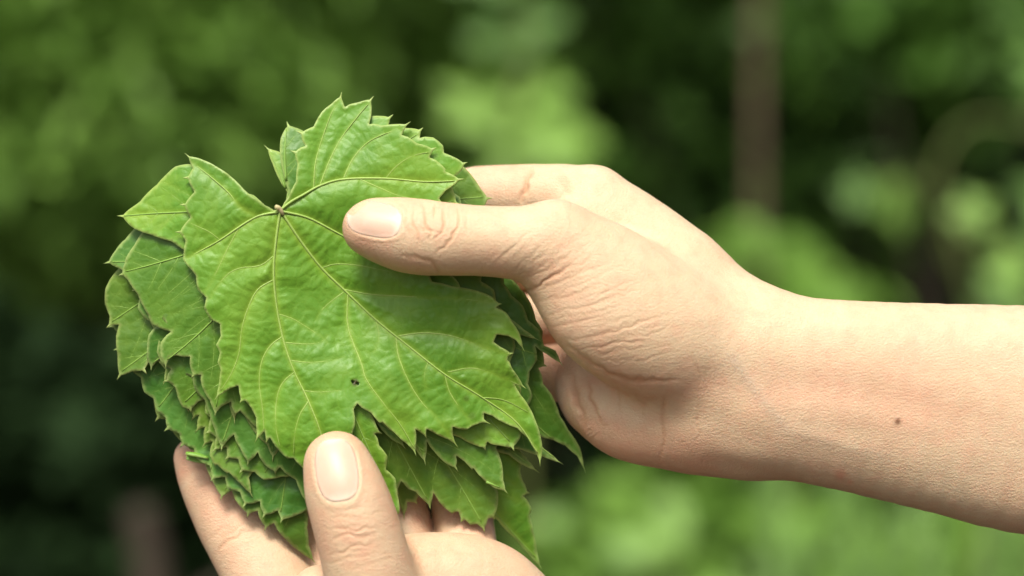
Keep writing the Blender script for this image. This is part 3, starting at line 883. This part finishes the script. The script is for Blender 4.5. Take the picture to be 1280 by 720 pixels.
leaf_g = [(365, 270), (360, 236), (354, 215), (350, 192), (351, 172), (360, 156), (371, 160), (390, 170), (420, 200), (480, 220), (560, 260), (620, 320), (650, 360), (670, 400), (676, 430), (681, 457), (675, 461), (679, 480), (690, 494), (700, 520), (710, 537), (725, 560), (730, 585), (722, 570), (707, 557), (692, 550), (675, 545), (640, 530), (600, 520), (560, 540), (500, 530), (450, 500), (400, 490), (340, 470), (300, 430), (290, 370), (310, 320), (340, 285)]
grape_leaf('grape leaf with one long drooping tip hanging beside the right palm', leaf_g, (365, 270), [(728, 580), (680, 455), (358, 160), (450, 495)], 5.2, 71, M_leaf, age=0.3)

leaf_h = [(368, 275), (361, 243), (348, 222), (341, 205), (334, 185), (347, 189), (362, 196), (400, 215), (480, 230), (560, 300), (600, 400), (630, 500), (640, 560), (650, 590), (653, 600), (660, 616), (656, 620), (665, 638), (662, 645), (667, 665), (671, 690), (675, 708), (660, 692), (648, 678), (640, 670), (622, 650), (600, 620), (560, 590), (500, 560), (440, 540), (380, 500), (340, 440), (320, 380), (335, 310)]
grape_leaf('grape leaf at the back with a long narrow tip hanging behind the cupped palm', leaf_h, (368, 275), [(674, 702), (337, 190), (560, 585), (420, 520)], 6.0, 81, M_leaf_top, age=0.4)

leaf_i = [(356, 280), (420, 260), (480, 300), (520, 380), (520, 450), (480, 500), (440, 540), (400, 560), (375, 560), (352, 556), (341, 572), (334, 556), (322, 545), (306, 520), (296, 512), (293, 526), (286, 504), (262, 490), (240, 440), (225, 420), (205, 400), (190, 368), (178, 352), (184, 335), (220, 300), (300, 272)]
grape_leaf('small grape leaf mostly covered, only its teeth peeking out under the top leaf', leaf_i, (356, 280), [(340, 568), (293, 522), (190, 365), (480, 490)], 2.5, 91, M_leaf_blue, own=0.5)

leaf_j = [(358, 276), (420, 250), (480, 300), (500, 400), (470, 480), (430, 540), (390, 580), (352, 596), (330, 600), (318, 590), (302, 588), (298, 574), (284, 572), (282, 560), (268, 562), (270, 546), (260, 540), (263, 522), (256, 516), (258, 500), (248, 502), (238, 512), (228, 509), (222, 496), (219, 484), (208, 476), (212, 462), (203, 455), (196, 440), (200, 420), (186, 400), (188, 380), (170, 362), (176, 340), (168, 325), (190, 300), (240, 275), (300, 268)]
grape_leaf('dull green grape leaf mostly covered, a ragged strip of its teeth showing mid pile', leaf_j, (358, 276), [(203, 452), (228, 505), (270, 560), (330, 595)], 3.6, 101, M_leaf, own=0.5, age=0.1)
leaf_k = [(362, 278), (420, 250), (500, 300), (540, 400), (520, 500), (470, 560), (420, 610), (380, 640), (352, 650), (346, 640), (330, 644), (324, 628), (306, 630), (300, 615), (284, 610), (280, 598), (266, 598), (262, 582), (246, 574), (242, 560), (228, 556), (224, 542), (209, 536), (207, 522), (196, 514), (192, 498), (180, 490), (176, 472), (163, 462), (160, 446), (147, 436), (152, 420), (140, 408), (148, 392), (136, 380), (146, 362), (150, 340), (170, 318), (220, 290), (290, 272)]
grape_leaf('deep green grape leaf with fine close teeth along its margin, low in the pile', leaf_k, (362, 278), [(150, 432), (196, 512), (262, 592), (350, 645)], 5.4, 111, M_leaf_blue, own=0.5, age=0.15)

# curled torn tooth caught on the margin above the left index finger
hw, _, _ = height_f(np.array([(246.0, 566.0)]))
V, F = [], []
for i in range(9):
    t = i / 8
    for j in range(9):
        a = (j / 8) * 4.2
        rr = (0.0010 + 0.0004 * math.sin(t * 3.1)) * (1 - 0.05 * j)
        V.append(((t - 0.45) * 0.0062, -0.0012 - rr * math.cos(a), rr * math.sin(a) - 0.0012 * t - 0.0008 * (j / 8)))
for i in range(8):
    for j in range(8):
        F.append((i * 9 + j, i * 9 + j + 1, (i + 1) * 9 + j + 1, (i + 1) * 9 + j))
c = (P(246, 568, hw[0] + 0.6) - b3_f) / 1000
me = mesh_np('curled_tooth', np.array(V) + c, F)
for nm in ('vein', 'age', 'spot'): attr(me, nm, np.zeros(len(V)))
attr(me, 'rim', np.array([0.6 if (i % 9 in (0, 8)) else 0.1 for i in range(len(V))]))
o = obj('curled_tooth', me, M_leaf_top, root_f)
m_ = o.modifiers.new('thickness', 'SOLIDIFY'); m_.thickness = 0.0003

# ------------------------------------------------------------ hands: smooth-blended solid, then fine modelling
H = 0.66
class Field:
    def __init__(self, lo, hi):
        self.lo = np.array(lo, float)
        self.n = (np.ceil((np.array(hi) - self.lo) / H)).astype(int) + 1
        self.ax = [self.lo[i] + H * np.arange(self.n[i]) for i in range(3)]
        self.F = np.full(self.n, 25.0, np.float32)
    def block(self, p, r, m=13):
        lo = np.clip(np.floor((p.min(0) - r - m - self.lo) / H).astype(int), 0, self.n - 1)
        hi = np.clip(np.ceil((p.max(0) + r + m - self.lo) / H).astype(int) + 1, 1, self.n)
        return tuple(slice(a, b) for a, b in zip(lo, hi))
    def cone(self, a, b, ra, rb, sl):
        X = self.ax[0][sl[0]][:, None, None].astype(np.float32); Y = self.ax[1][sl[1]][None, :, None].astype(np.float32); Z = self.ax[2][sl[2]][None, None, :].astype(np.float32)
        d = b - a
        t = ((X - a[0]) * d[0] + (Y - a[1]) * d[1] + (Z - a[2]) * d[2]) / (d @ d + 1e-9)
        t = np.clip(t, 0, 1)
        return np.sqrt((X - a[0] - t * d[0]) ** 2 + (Y - a[1] - t * d[1]) ** 2 + (Z - a[2] - t * d[2]) ** 2) - (ra + (rb - ra) * t)
    @staticmethod
    def smin(a, b, k):
        h = np.maximum(k - np.abs(a - b), 0) / k
        return np.minimum(a, b) - h * h * k * 0.25
    def chain(self, pts, k=0.5):
        """pts: (px, py, depth, radius mm); returns its own field"""
        G = np.full(self.n, 25.0, np.float32)
        if len(pts) > 2: pts = [tuple(p) for p in smooth_path(np.array(pts, float), 4 * len(pts) + 1)]
        q = np.array([P(a, b, c) for a, b, c, r in pts]); r = [p[3] for p in pts]
        for i in range(len(pts) - 1):
            sl = self.block(q[i:i + 2], max(r[i], r[i + 1]))
            G[sl] = self.smin(G[sl], self.cone(q[i], q[i + 1], r[i], r[i + 1], sl), k)
        return G

def surface_nets(F, lo, h):
    nx, ny, nz = F.shape
    ins = F < 0
    cs = [(i, j, k) for i in (0, 1) for j in (0, 1) for k in (0, 1)]
    cnt = sum(ins[i:nx - 1 + i, j:ny - 1 + j, k:nz - 1 + k].astype(np.int8) for i, j, k in cs)
    act = (cnt > 0) & (cnt < 8)
    I, J, K = np.nonzero(act)
    idx = np.full(act.shape, -1, np.int64)
    idx[I, J, K] = np.arange(len(I))
    pos = np.zeros((len(I), 3)); num = np.zeros(len(I))
    for a in cs:
        for ax in range(3):
            if a[ax] == 1: continue
            b = list(a); b[ax] = 1
            fa = F[I + a[0], J + a[1], K + a[2]]; fb = F[I + b[0], J + b[1], K + b[2]]
            m = (fa < 0) != (fb < 0)
            t = np.where(m, fa / (fa - fb + 1e-12), 0)
            p = np.stack([np.full(len(I), a[0], float), np.full(len(I), a[1], float), np.full(len(I), a[2], float)], -1)
            p[:, ax] += t
            pos[m] += p[m]; num += m
    pos = pos / num[:, None] + np.stack([I, J, K], -1)
    quads = []
    for ax in range(3):
        u, v = (ax + 1) % 3, (ax + 2) % 3
        s0 = [slice(1, -1)] * 3; s1 = [slice(1, -1)] * 3
        s0[ax] = slice(0, -1); s1[ax] = slice(1, None)
        a, b = ins[tuple(s0)], ins[tuple(s1)]
        m = np.argwhere(a != b)
        flip = a[tuple(m.T)]
        off = np.array([1, 1, 1]); off[ax] = 0
        m = m + off
        def cell(du, dv):
            q = m.copy(); q[:, u] -= du; q[:, v] -= dv
            return idx[q[:, 0], q[:, 1], q[:, 2]]
        q = np.stack([cell(1, 1), cell(0, 1), cell(0, 0), cell(1, 0)], -1)
        q[~flip] = q[~flip][:, ::-1]
        quads.append(q)
    quads = np.vstack(quads)
    return lo + pos * h, quads

def relax(v, f, it, lam=0.5):
    e = np.vstack([f[:, [0, 1]], f[:, [1, 2]], f[:, [2, 3]], f[:, [3, 0]]])
    e = np.vstack([e, e[:, ::-1]])
    deg = np.bincount(e[:, 0], minlength=len(v))[:, None]
    for i in range(it):
        for l in (lam, -lam * 1.03):
            s = np.stack([np.bincount(e[:, 0], v[e[:, 1], k], minlength=len(v)) for k in range(3)], -1)
            v = v + l * (s / deg - v)
    return v

def subdivided(v, f):
    """each quad into four, then evened out"""
    e = np.stack([f, np.roll(f, -1, 1)], -1).reshape(-1, 2)
    e = np.sort(e, 1)
    key = e[:, 0].astype(np.int64) * len(v) + e[:, 1]
    u, inv = np.unique(key, return_inverse=True)
    ue = np.stack([u // len(v), u % len(v)], -1)
    n0, n1 = len(v), len(v) + len(ue)
    v2 = np.vstack([v, v[ue].mean(1), v[f].mean(1)])
    em = n0 + inv.reshape(-1, 4)
    fc = n1 + np.arange(len(f))
    f2 = np.vstack([np.stack([f[:, k], em[:, k], fc, em[:, (k + 3) % 4]], -1) for k in range(4)])
    v2 = relax(v2, f2, 3)
    return mesh_np('skin', v2, f2)

def get_co(me):
    c = np.empty(len(me.vertices) * 3, np.float32); me.vertices.foreach_get('co', c)
    return c.reshape(-1, 3).astype(float)
def get_no(me):
    c = np.empty(len(me.vertices) * 3, np.float32); me.vertex_normals.foreach_get('vector', c)
    return c.reshape(-1, 3).astype(float)

def poly_segs(pts):
    p = smooth_path(np.array(pts, float), 6 * len(pts))
    return np.hstack([p[:-1], p[1:]]), len(p)

def near(px, py, pts, reach):
    pts = np.array(pts, float)
    return np.nonzero((px > pts[:, 0].min() - reach) & (px < pts[:, 0].max() + reach) & (py > pts[:, 1].min() - reach) & (py < pts[:, 1].max() + reach))[0]

def model_skin(me, creases, ridges, marks, nails):
    """creases: (points, depth mm, half-width mm, wmin); ridges: (points, height, width, wmin)"""
    v = get_co(me); n = get_no(me)
    px, py, wd = unP(v)
    front = np.clip((-n[:, 1] + 0.15) / 0.35, 0, 1)
    disp = np.zeros(len(v)); flush = np.zeros(len(v)); blue = np.zeros(len(v)); mole = np.zeros(len(v)); blem = np.zeros(len(v)); crs = np.zeros(len(v))
    P2 = np.stack([px, py], -1)
    for pts, A, s, wmin in ridges:
        ii = near(px, py, pts, s * 3 / MM)
        sg, m = poly_segs(pts)
        d, j = seg_dist(P2[ii], sg)
        taper = np.sin(np.pi * np.clip((j + 0.5) / len(sg), 0.02, 0.98)) ** 0.5
        disp[ii] += A * taper * np.exp(-(d * MM / s) ** 2) * front[ii] * (wd[ii] > wmin)
    for pts, A, s, wmin in creases:
        ii = near(px, py, pts, s * 6 / MM)
        sg, m = poly_segs(pts)
        wob = P2[ii] + np.stack([vnoise(px[ii], py[ii], 3, 9), vnoise(px[ii], py[ii], 4, 9)], -1) * 1.6
        d, j = seg_dist(wob, sg)
        d = d * MM
        taper = np.sin(np.pi * np.clip((j + 0.5) / len(sg), 0.02, 0.98)) ** 0.6
        prof = -np.exp(-(d / s) ** 2) + (0.16 if s < 0.52 and A > 0.2 and wmin == 0 else 0.04) * np.exp(-((d - 2.3 * s) / (1.3 * s)) ** 2)
        disp[ii] += 0.75 * A * taper * prof * front[ii] * (wd[ii] > wmin)
        crs[ii] = np.maximum(crs[ii], min(1, A * 2.4) * taper * np.exp(-(d / (0.9 * s)) ** 2) * front[ii] * (wd[ii] > wmin))
    for kind, pts, s, a, wmin in marks:
        ii = near(px, py, pts, s * 3 / MM)
        if len(pts) == 1:
            d = np.hypot(px[ii] - pts[0][0], py[ii] - pts[0][1]) * MM
        else:
            sg, m = poly_segs(pts)
            d, _ = seg_dist(P2[ii], sg); d = d * MM
        val = a * np.exp(-(d / s) ** 2) * front[ii] * (wd[ii] > wmin)
        tgt = {'flush': flush, 'blue': blue, 'mole': mole, 'blemish': blem}[kind]
        tgt[ii] = np.maximum(tgt[ii], val)
        if kind == 'mole': disp[ii] += 0.25 * val
    for (cx, cy, ru, rv, ang, wmin) in nails:
        ca, sa = math.cos(ang), math.sin(ang)
        u = ((px - cx) * ca + (py - cy) * sa) / ru; vv = (-(px - cx) * sa + (py - cy) * ca) / rv
        q = (np.abs(u) ** 2.6 + np.abs(vv) ** 2.6) ** (1 / 2.6)
        sel = (wd > wmin)
        disp += np.where(sel, -0.45 * np.clip((1.03 - q) / 0.12, 0, 1) + 0.16 * np.exp(-((q - 1.13) / 0.10) ** 2) * np.clip((u + 0.75) / 0.4, 0, 1), 0) * front
    # slow irregularity of real skin
    disp += 0.05 * vnoise(px + 3 * wd, py + 2 * wd, 31, 26) + 0.010 * vnoise(px + 2 * wd, py - 2 * wd, 33, 8)
    v += n * disp[:, None]
    me.vertices.foreach_set('co', v.astype(np.float32).ravel())
    me.update()
    attr(me, 'flush', np.clip(flush, 0, 1)); attr(me, 'bluevein', blue); attr(me, 'crease', np.clip(crs, 0, 1)); attr(me, 'mole', np.clip(mole, 0, 1)); attr(me, 'blemish', blem)

def make_nail(me_mm, nail, wmin, free_dir):
    """curved plate on the skin; nail = centre, half length, half width, angle"""
    cx, cy, ru, rv, ang, _ = nail
    v = get_co(me_mm)
    polys = [tuple(p.vertices) for p in me_mm.polygons if v[p.vertices[0], 1] < -wmin + 0]
    bvh = BVHTree.FromPolygons([Vector(p) for p in v], polys)
    n = 25
    V, uv, lun = [], [], []
    eye = Vector((0, -D, 0))
    ca, sa = math.cos(ang), math.sin(ang)
    for i in range(n):
        for j in range(n):
            a, b = -1 + 2 * i / (n - 1), -1 + 2 * j / (n - 1)
            # square to superellipse
            m = max(abs(a), abs(b))
            L = (abs(a) ** 2.8 + abs(b) ** 2.8) ** (1 / 2.8)
            k = m / L if L > 0 else 1
            a2, b2 = a * k * 0.985, b * k * 0.985
            qx = cx + ca * a2 * ru - sa * b2 * rv
            qy = cy + sa * a2 * ru + ca * b2 * rv
            tgt = Vector(P(qx, qy, 0.0))
            hit, nor, _, _ = bvh.ray_cast(eye, (tgt - eye).normalized())
            if hit is None: hit, nor, _, _ = bvh.find_nearest(tgt)
            q = m
            lift = 0.50 * max(0, 1 - q ** 4) + 0.05
            if a2 * free_dir > 0.75: lift += 0.35 * (a2 * free_dir - 0.75) / 0.25
            V.append(hit - (hit - eye).normalized() * lift)
            uv.append((a, b))
            lun.append(max(0.0, min(1.0, (-a2 * free_dir - 0.62) * 4 - b2 * b2)) * 0.5 + max(0.0, min(1.0, (a2 * free_dir - 0.86) * 9)))
    V = np.array([tuple(p) for p in V])
    # even out
    G = V.reshape(n, n, 3)
    for _ in range(10):
        G[1:-1, 1:-1] = 0.5 * G[1:-1, 1:-1] + 0.125 * (G[2:, 1:-1] + G[:-2, 1:-1] + G[1:-1, 2:] + G[1:-1, :-2])
    V = G.reshape(-1, 3)
    ix = np.arange(n * n).reshape(n, n)
    f = np.stack([ix[:-1, :-1], ix[:-1, 1:], ix[1:, 1:], ix[1:, :-1]], -1).reshape(-1, 4)
    # orientation: towards viewer
    p = V[f[len(f) // 2]]
    if np.cross(p[1] - p[0], p[2] - p[0])[1] > 0: f = f[:, ::-1].copy()
    return V, f, lun, uv

def build_hand(label, F, nails, free_dirs, wmins, creases, ridges, marks, nail_label):
    v, f = surface_nets(F.F, F.lo, H)
    v = relax(v, f, 4)
    me = subdivided(v, f)
    model_skin(me, creases, ridges, marks, [nl for nl in nails])
    nail_data = [make_nail(me, nl, wm, fd) for nl, wm, fd in zip(nails, wmins, free_dirs)]
    co = get_co(me)
    org = co.mean(0)
    me.vertices.foreach_set('co', ((co - org) / 1000).astype(np.float32).ravel())
    me.polygons.foreach_set('use_smooth', np.ones(len(me.polygons), bool))
    me.update()
    o = obj('hand', me, M_skin, None, loc=world(org))
    tag(o, label, 'hand')
    for V, nf, lun, uv in nail_data:
        m2 = mesh_np('thumbnail', (V - org) / 1000, nf)
        attr(m2, 'lunula', lun)
        ul = m2.uv_layers.new(name='UVMap')
        for l in m2.loops: ul.data[l.index].uv = uv[l.vertex_index]
        no = obj('thumbnail', m2, M_nail, o)
        md = no.modifiers.new('thickness', 'SOLIDIFY'); md.thickness = 0.0005; md.offset = -1
    return o

# ---- right hand: forearm from the right, thumb on the top leaf, fingers behind the pile
def field_for(pts_list, pad=6):
    q = np.array([P(a, b, c) for ch in pts_list for a, b, c, r in ch]); r = np.array([p[3] for ch in pts_list for p in ch])
    return Field((q - r[:, None]).min(0) - pad, (q + r[:, None]).max(0) + pad)

R_thumb = [(464, 285, 9.6, 7.8), (492, 291, 9.8, 9.4), (520, 296, 10.2, 10.1), (560, 299, 10.6, 9.8), (600, 301, 10.4, 9.4), (650, 304, 9.3, 10.0), (695, 307, 7.5, 11.6)]
R_meta = [(695, 307, 7.5, 11.6), (745, 345, 5, 15.5), (815, 402, 0.5, 18.5), (900, 440, -5, 16.0), (990, 446, -11, 12.5)]
R_thenar = [(712, 352, 5, 10.5), (750, 395, 7, 13.5), (810, 425, 3, 15.0), (880, 455, -3, 13.5), (970, 470, -10, 12)]
R_index_m = [(742, 250, -17, 9.4), (800, 295, -17, 10.5), (860, 350, -15, 12.0), (940, 415, -10, 12.0)]
R_web = [(705, 285, -6, 6.5), (770, 292, -14, 8.5), (840, 345, -11, 12)]
R_palm = [(760, 330, -27, 10), (800, 400, -26, 12), (880, 470, -16, 14)]
R_palm2 = [(765, 400, -30, 9.5), (790, 460, -26, 12), (870, 500, -16, 14)]
R_hypo = [(752, 500, -19, 11.0), (790, 520, -14, 12.6), (850, 530, -11, 12.6), (930, 535, -9, 12.6)]
R_hypo2 = [(744, 478, -25, 11), (800, 490, -15, 12), (860, 488, -8, 13), (930, 486, -6, 14)]
R_arm_a = [(900, 430, -5, 14.0), (960, 430, -6, 13.6), (1060, 440, -7, 14.2), (1180, 450, -9, 15.6), (1330, 462, -11, 17.5), (1780, 492, -17, 21)]
R_arm_b = [(900, 520, -8, 13.6), (960, 535, -8, 13.2), (1060, 553, -9, 13.5), (1180, 575, -10, 15.0), (1330, 600, -12, 17), (1780, 645, -18, 21)]
R_arm_c = [(900, 480, -6, 15), (1000, 490, -7, 15.5), (1180, 512, -9, 17.5), (1330, 530, -11, 19), (1780, 568, -17, 23)]
R_index = [(742, 250, -17, 9.4), (700, 245, -21, 8.9), (650, 243, -25, 8.4), (590, 246, -28, 8.3), (520, 262, -30, 7.8), (455, 290, -30, 7.0)]
R_middle = [(755, 320, -28, 9.6), (690, 320, -33, 9.0), (600, 330, -36, 8.6), (510, 348, -36, 8), (440, 368, -34, 7.2)]
R_ring = [(760, 395, -31, 9.2), (700, 395, -35, 8.6), (620, 405, -37, 8.2), (540, 425, -37, 7.8), (480, 440, -35, 7)]
R_little = [(760, 468, -29, 9.0), (702, 466, -33, 8.4), (640, 470, -36, 7.2), (580, 485, -36, 6.8), (540, 495, -35, 6.2)]
allR = [R_thumb, R_meta, R_thenar, R_index_m, R_web, R_palm, R_palm2, R_hypo, R_hypo2, R_arm_a, R_arm_b, R_arm_c, R_index, R_middle, R_ring, R_little]
FR = field_for(allR)
S = Field.smin
body = FR.chain(R_arm_a)
for ch, k in ((R_arm_b, 9), (R_arm_c, 8), (R_index_m, 9), (R_palm, 8), (R_palm2, 8), (R_hypo, 9), (R_hypo2, 6), (R_web, 9)):
    body = S(body, FR.chain(ch), k)
th = S(FR.chain(R_thumb), FR.chain(R_meta), 3)
th = S(th, FR.chain(R_thenar), 6)
body = S(body, th, 4.6)
tot = body
for ch in (R_index, R_middle, R_ring, R_little):
    tot = S(tot, FR.chain(ch), 2.0)
FR.F = tot
del body, th, tot
R_nail = (468, 274, 35, 22.5, math.radians(10), 6)
cre = []
# knuckle folds of the thumb
for pts, A in (([(517, 258), (517, 275), (521, 290), (528, 306)], .30), ([(528, 255), (530, 270), (534, 287), (538, 302)], .42), ([(543, 256), (543, 264), (543, 274)], .35), ([(556, 259), (556, 273), (552, 288), (543, 298)], .42), ([(572, 257), (572, 275), (569, 290), (560, 304), (545, 318)], .36), ([(520, 268), (532, 266), (546, 262), (560, 262)], .15), ([(525, 285), (538, 290), (550, 292)], .18), ([(507, 262), (508, 280), (513, 295)], .15), ([(582, 262), (583, 280), (578, 298)], .14)):
    cre.append((pts, 1.25 * A, 0.34, 0))
cre.append(([(500, 318), (530, 325), (546, 333), (548, 342)], .3, 0.6, 0))
# fine slanting lines along the thumb and its base
rr = np.random.default_rng(12)
for q in range(26):
    x0 = 590 + q * 5.2 + rr.normal() * 2; y0 = 332 - q * 0.3 + rr.normal() * 6
    L = rr.uniform(22, 46)
    cre.append(([(x0, y0), (x0 + L * 0.45, y0 - L * 0.40), (x0 + L, y0 - L * 0.95)], rr.uniform(.05, .12), 0.34, 0))
# folds fanning over the ball of the thumb, strong ones among many faint ones
fan0 = smooth_path([(628, 346), (648, 354), (664, 366), (678, 388), (694, 412), (716, 434), (748, 458)], 40)
fan1 = smooth_path([(690, 296), (738, 300), (770, 322), (800, 352), (828, 378), (850, 402), (872, 432)], 40)
for q in range(40):
    (x0, y0), (x1, y1) = fan0[q], fan1[q]
    strong = q in (6, 10, 13, 17, 21, 25, 30, 34)
    te = rr.uniform(0.55, 1.0) if strong else rr.uniform(0.3, 0.8)
    ts = 0 if strong else rr.uniform(0, 0.4)
    pts = []
    for t in np.linspace(ts, min(1, ts + te), 5):
        pts.append((x0 + (x1 - x0) * t + rr.normal() * 1.2, y0 + (y1 - y0) * t + 12 * t * (1 - t) + rr.normal() * 1.5))
    cre.append((pts, rr.uniform(.14, .25) if strong else rr.uniform(.06, .13), 0.36 if strong else 0.30, -16))
cre.append(([(644, 351), (660, 362), (690, 346), (722, 326)], .4, 0.45, -16))
# crease between ball of the thumb and palm, palm folds, wrist lines
cre += [([(704, 424), (728, 446), (756, 464), (790, 474), (820, 476), (850, 474)], .42, 0.7, -22), ([(712, 462), (722, 500), (738, 535)], .8, 0.9, -30), ([(735, 472), (740, 500), (752, 530)], .6, 0.8, -30), ([(832, 490), (829, 520), (830, 550), (826, 575)], .30, 0.6, -30),
        ([(872, 500), (873, 530), (868, 560)], .14, 0.6, -30), ([(862, 440), (872, 462), (876, 486)], .1, 0.6, -30), ([(780, 480), (800, 500), (808, 530)], .18, 0.9, -30), ([(764, 470), (772, 495), (775, 520)], .2, .8, -30)]
cre.append(([(662, 210), (660, 225), (655, 240), (650, 254)], 1.3, 1.0, -40))
cre.append(([(700, 215), (706, 230), (712, 245)], .2, 1.2, -40))
rid = [([(870, 478), (950, 482), (1040, 490), (1130, 506), (1230, 528), (1330, 545)], -0.75, 5.5, -30), ([(860, 500), (930, 516), (990, 538), (1080, 562), (1200, 585)], 0.30, 4.5, -30), ([(870, 575), (930, 588), (1000, 600)], -0.5, 3, -30), ([(905, 430), (940, 480), (985, 536)], 0.2, 1.8, -30),
       ([(985, 536), (1040, 552), (1100, 568)], 0.14, 1.7, -30), ([(760, 250), (800, 280), (840, 310)], 0.5, 3, -40), ([(715, 262), (690, 262), (672, 270)], 0.7, 4, -10), ([(710, 480), (724, 515), (745, 548)], 0.9, 2.2, -40), ([(730, 475), (746, 510), (760, 535)], 0.6, 2.0, -40)]
mk = [('blue', [(915, 445), (945, 490), (982, 535)], 1.5, 0.8, -30), ('blue', [(982, 536), (1040, 556), (1110, 570)], 1.8, 0.5, -30), ('blue', [(1000, 540), (1020, 545)], 3, 0.3, -30), ('mole', [(1122, 526)], 0.85, 1.0, -30), ('blemish', [(1051, 594)], 1.6, 0.7, -30), ('blemish', [(1062, 602)], 0.8, 0.6, -30),
      ('flush', [(452, 305), (490, 328), (530, 338)], 3.0, 0.45, 0), ('flush', [(428, 275), (432, 290)], 2.5, 0.5, 0), ('flush', [(700, 440), (720, 500)], 4, 0.35, -40), ('flush', [(860, 470), (880, 500)], 5, .3, -30), ('flush', [(685, 420), (690, 460)], 5, .9, -50), ('flush', [(440, 300), (470, 318)], 4, .6, 0), ('flush', [(520, 262), (550, 280), (560, 262)], 4, .4, 0), ('flush', [(720, 540), (790, 560), (880, 575)], 7, .6, -50), ('flush', [(740, 470), (840, 485), (900, 480)], 5, .5, -50), ('flush', [(900, 480), (1050, 490), (1200, 525)], 7, .3, -50), ('flush', [(690, 345), (720, 400), (760, 440)], 7, .3, -50), ('flush', [(640, 215), (600, 225)], 5, .5, -50)]
build_hand('bare right forearm and hand reaching in sideways, thumb pressed flat on the top leaf', FR, [R_nail], [-1], [6], cre, rid, mk, 'nail')
del FR

# ---- left hand: from below, thumb upright in front, fingers behind the pile, palm cupped
L_thumb = [(421, 581, 14, 9.0), (430, 610, 15.5, 10.5), (440, 640, 16, 11.2), (452, 680, 15.5, 11.6), (465, 730, 14, 12.2), (485, 800, 8, 14), (505, 870, 0, 16)]
L_index = [(242, 572, -25, 5.6), (258, 602, -26, 7.6), (285, 645, -26, 9.8), (318, 690, -24, 11.8), (350, 745, -20, 12.6), (400, 830, -14, 12.5), (440, 890, -10, 13)]
L_middle = [(360, 545, -30, 7), (385, 620, -30, 8.6), (400, 680, -28, 9.4), (412, 740, -24, 10), (450, 830, -16, 12), (480, 900, -12, 13)]
L_ring = [(470, 500, -31, 7.2), (486, 570, -31, 8.2), (498, 640, -27, 8.5), (508, 690, -22, 9), (530, 780, -14, 12), (530, 900, -12, 13)]
L_little = [(552, 530, -31, 6.6), (566, 590, -31, 7.6), (579, 650, -26, 8.4), (584, 700, -18, 9), (590, 790, -12, 12), (580, 900, -12, 13)]
L_pad = [(505, 730, -2, 13.6), (560, 724, -4, 12.8), (606, 736, -6, 13.4), (640, 765, -8, 13.6)]
L_pad2 = [(500, 800, -2, 16), (580, 800, -4, 16), (630, 830, -8, 15)]
L_palm = [(400, 850, -10, 13), (520, 860, -6, 17), (620, 850, -9, 15)]
L_palm2 = [(450, 900, -8, 16), (530, 960, -6, 18), (590, 930, -8, 16)]
L_web = [(402, 744, -4, 8.5), (430, 765, -2, 10), (460, 820, -4, 13)]
L_armA = [(500, 960, -8, 15), (490, 1060, -8, 15), (480, 1250, -6, 18), (474, 1500, -4, 20)]
L_armB = [(570, 960, -8, 15), (570, 1060, -8, 15), (575, 1250, -6, 18), (582, 1500, -4, 20)]
allL = [L_thumb, L_index, L_middle, L_ring, L_little, L_pad, L_pad2, L_palm, L_palm2, L_web, L_armA, L_armB]
FL = field_for(allL)
body = FL.chain(L_armA)
for ch, k in ((L_armB, 9), (L_palm2, 10), (L_palm, 10), (L_pad2, 9), (L_pad, 7)):
    body = S(body, FL.chain(ch), k)
tot = S(body, FL.chain(L_thumb), 6)
tot = S(tot, FL.chain(L_web), 4)
for ch in (L_index, L_middle, L_ring, L_little):
    tot = S(tot, FL.chain(ch), 0.9)
FL.F = tot
del body, tot
L_nail = (421, 588, 40, 27, math.radians(82), 10)
cre = []
for pts, A in (([(412, 652), (428, 647), (446, 650), (466, 645)], .28), ([(413, 662), (430, 660), (448, 664), (468, 658)], .38), ([(415, 675), (432, 668), (450, 672), (472, 668)], .42), ([(416, 690), (430, 690), (446, 681), (466, 680)], .45), ([(420, 700), (440, 697), (462, 694)], .24), ([(424, 640), (440, 638), (458, 636)], .18), ([(430, 712), (450, 710), (475, 704)], .16), ([(425, 655), (440, 670), (452, 678)], .15)):
    cre.append((pts, 0.58 * A, 0.38, 0))
for q in range(22):
    x0 = rr.uniform(410, 490); y0 = rr.uniform(635, 715); L = rr.uniform(12, 28)
    cre.append(([(x0, y0), (x0 + L / 2, y0 - 2 + rr.normal()), (x0 + L, y0 - 3)], rr.uniform(.05, .12), 0.4, 0))
cre += [([(268, 694), (288, 674), (316, 662)], .30, 0.7, -40), ([(276, 676), (292, 662), (312, 655)], .18, 0.6, -40), ([(262, 672), (278, 664), (296, 650)], .12, .6, -40), ([(246, 612), (262, 604), (276, 598)], .16, .6, -40),
        ([(520, 700), (560, 690), (600, 694)], .12, 1.0, -30), ([(545, 675), (550, 700), (548, 720)], .14, 1.2, -30), ([(600, 680), (604, 700), (598, 720)], .10, 1.0, -30), ([(508, 668), (520, 690), (528, 718)], .2, 1.0, -30)]
mk = [('flush', [(395, 560), (385, 600)], 3.0, 0.5, 0), ('flush', [(455, 560), (470, 600)], 4.0, 0.35, 0), ('flush', [(222, 555), (228, 590)], 4, 0.7, -50), ('flush', [(515, 640), (530, 655)], 4, 0.7, -50), ('flush', [(570, 640), (600, 655)], 4, 0.7, -50), ('flush', [(400, 650), (405, 690)], 4, .5, -50), ('flush', [(290, 700), (340, 710)], 6, .35, -50), ('flush', [(430, 655), (455, 690)], 6, .4, 0), ('flush', [(480, 590), (495, 650)], 5, .5, 0), ('flush', [(245, 580), (275, 640)], 7, .5, -50), ('flush', [(510, 690), (600, 700)], 8, .3, -50), ('flush', [(400, 545), (440, 545)], 3, .5, 0)]
build_hand('left hand cupped under the pile from below, upright thumb holding the leaves', FL, [L_nail], [-1], [10], cre, [], mk, 'nail')
del FL
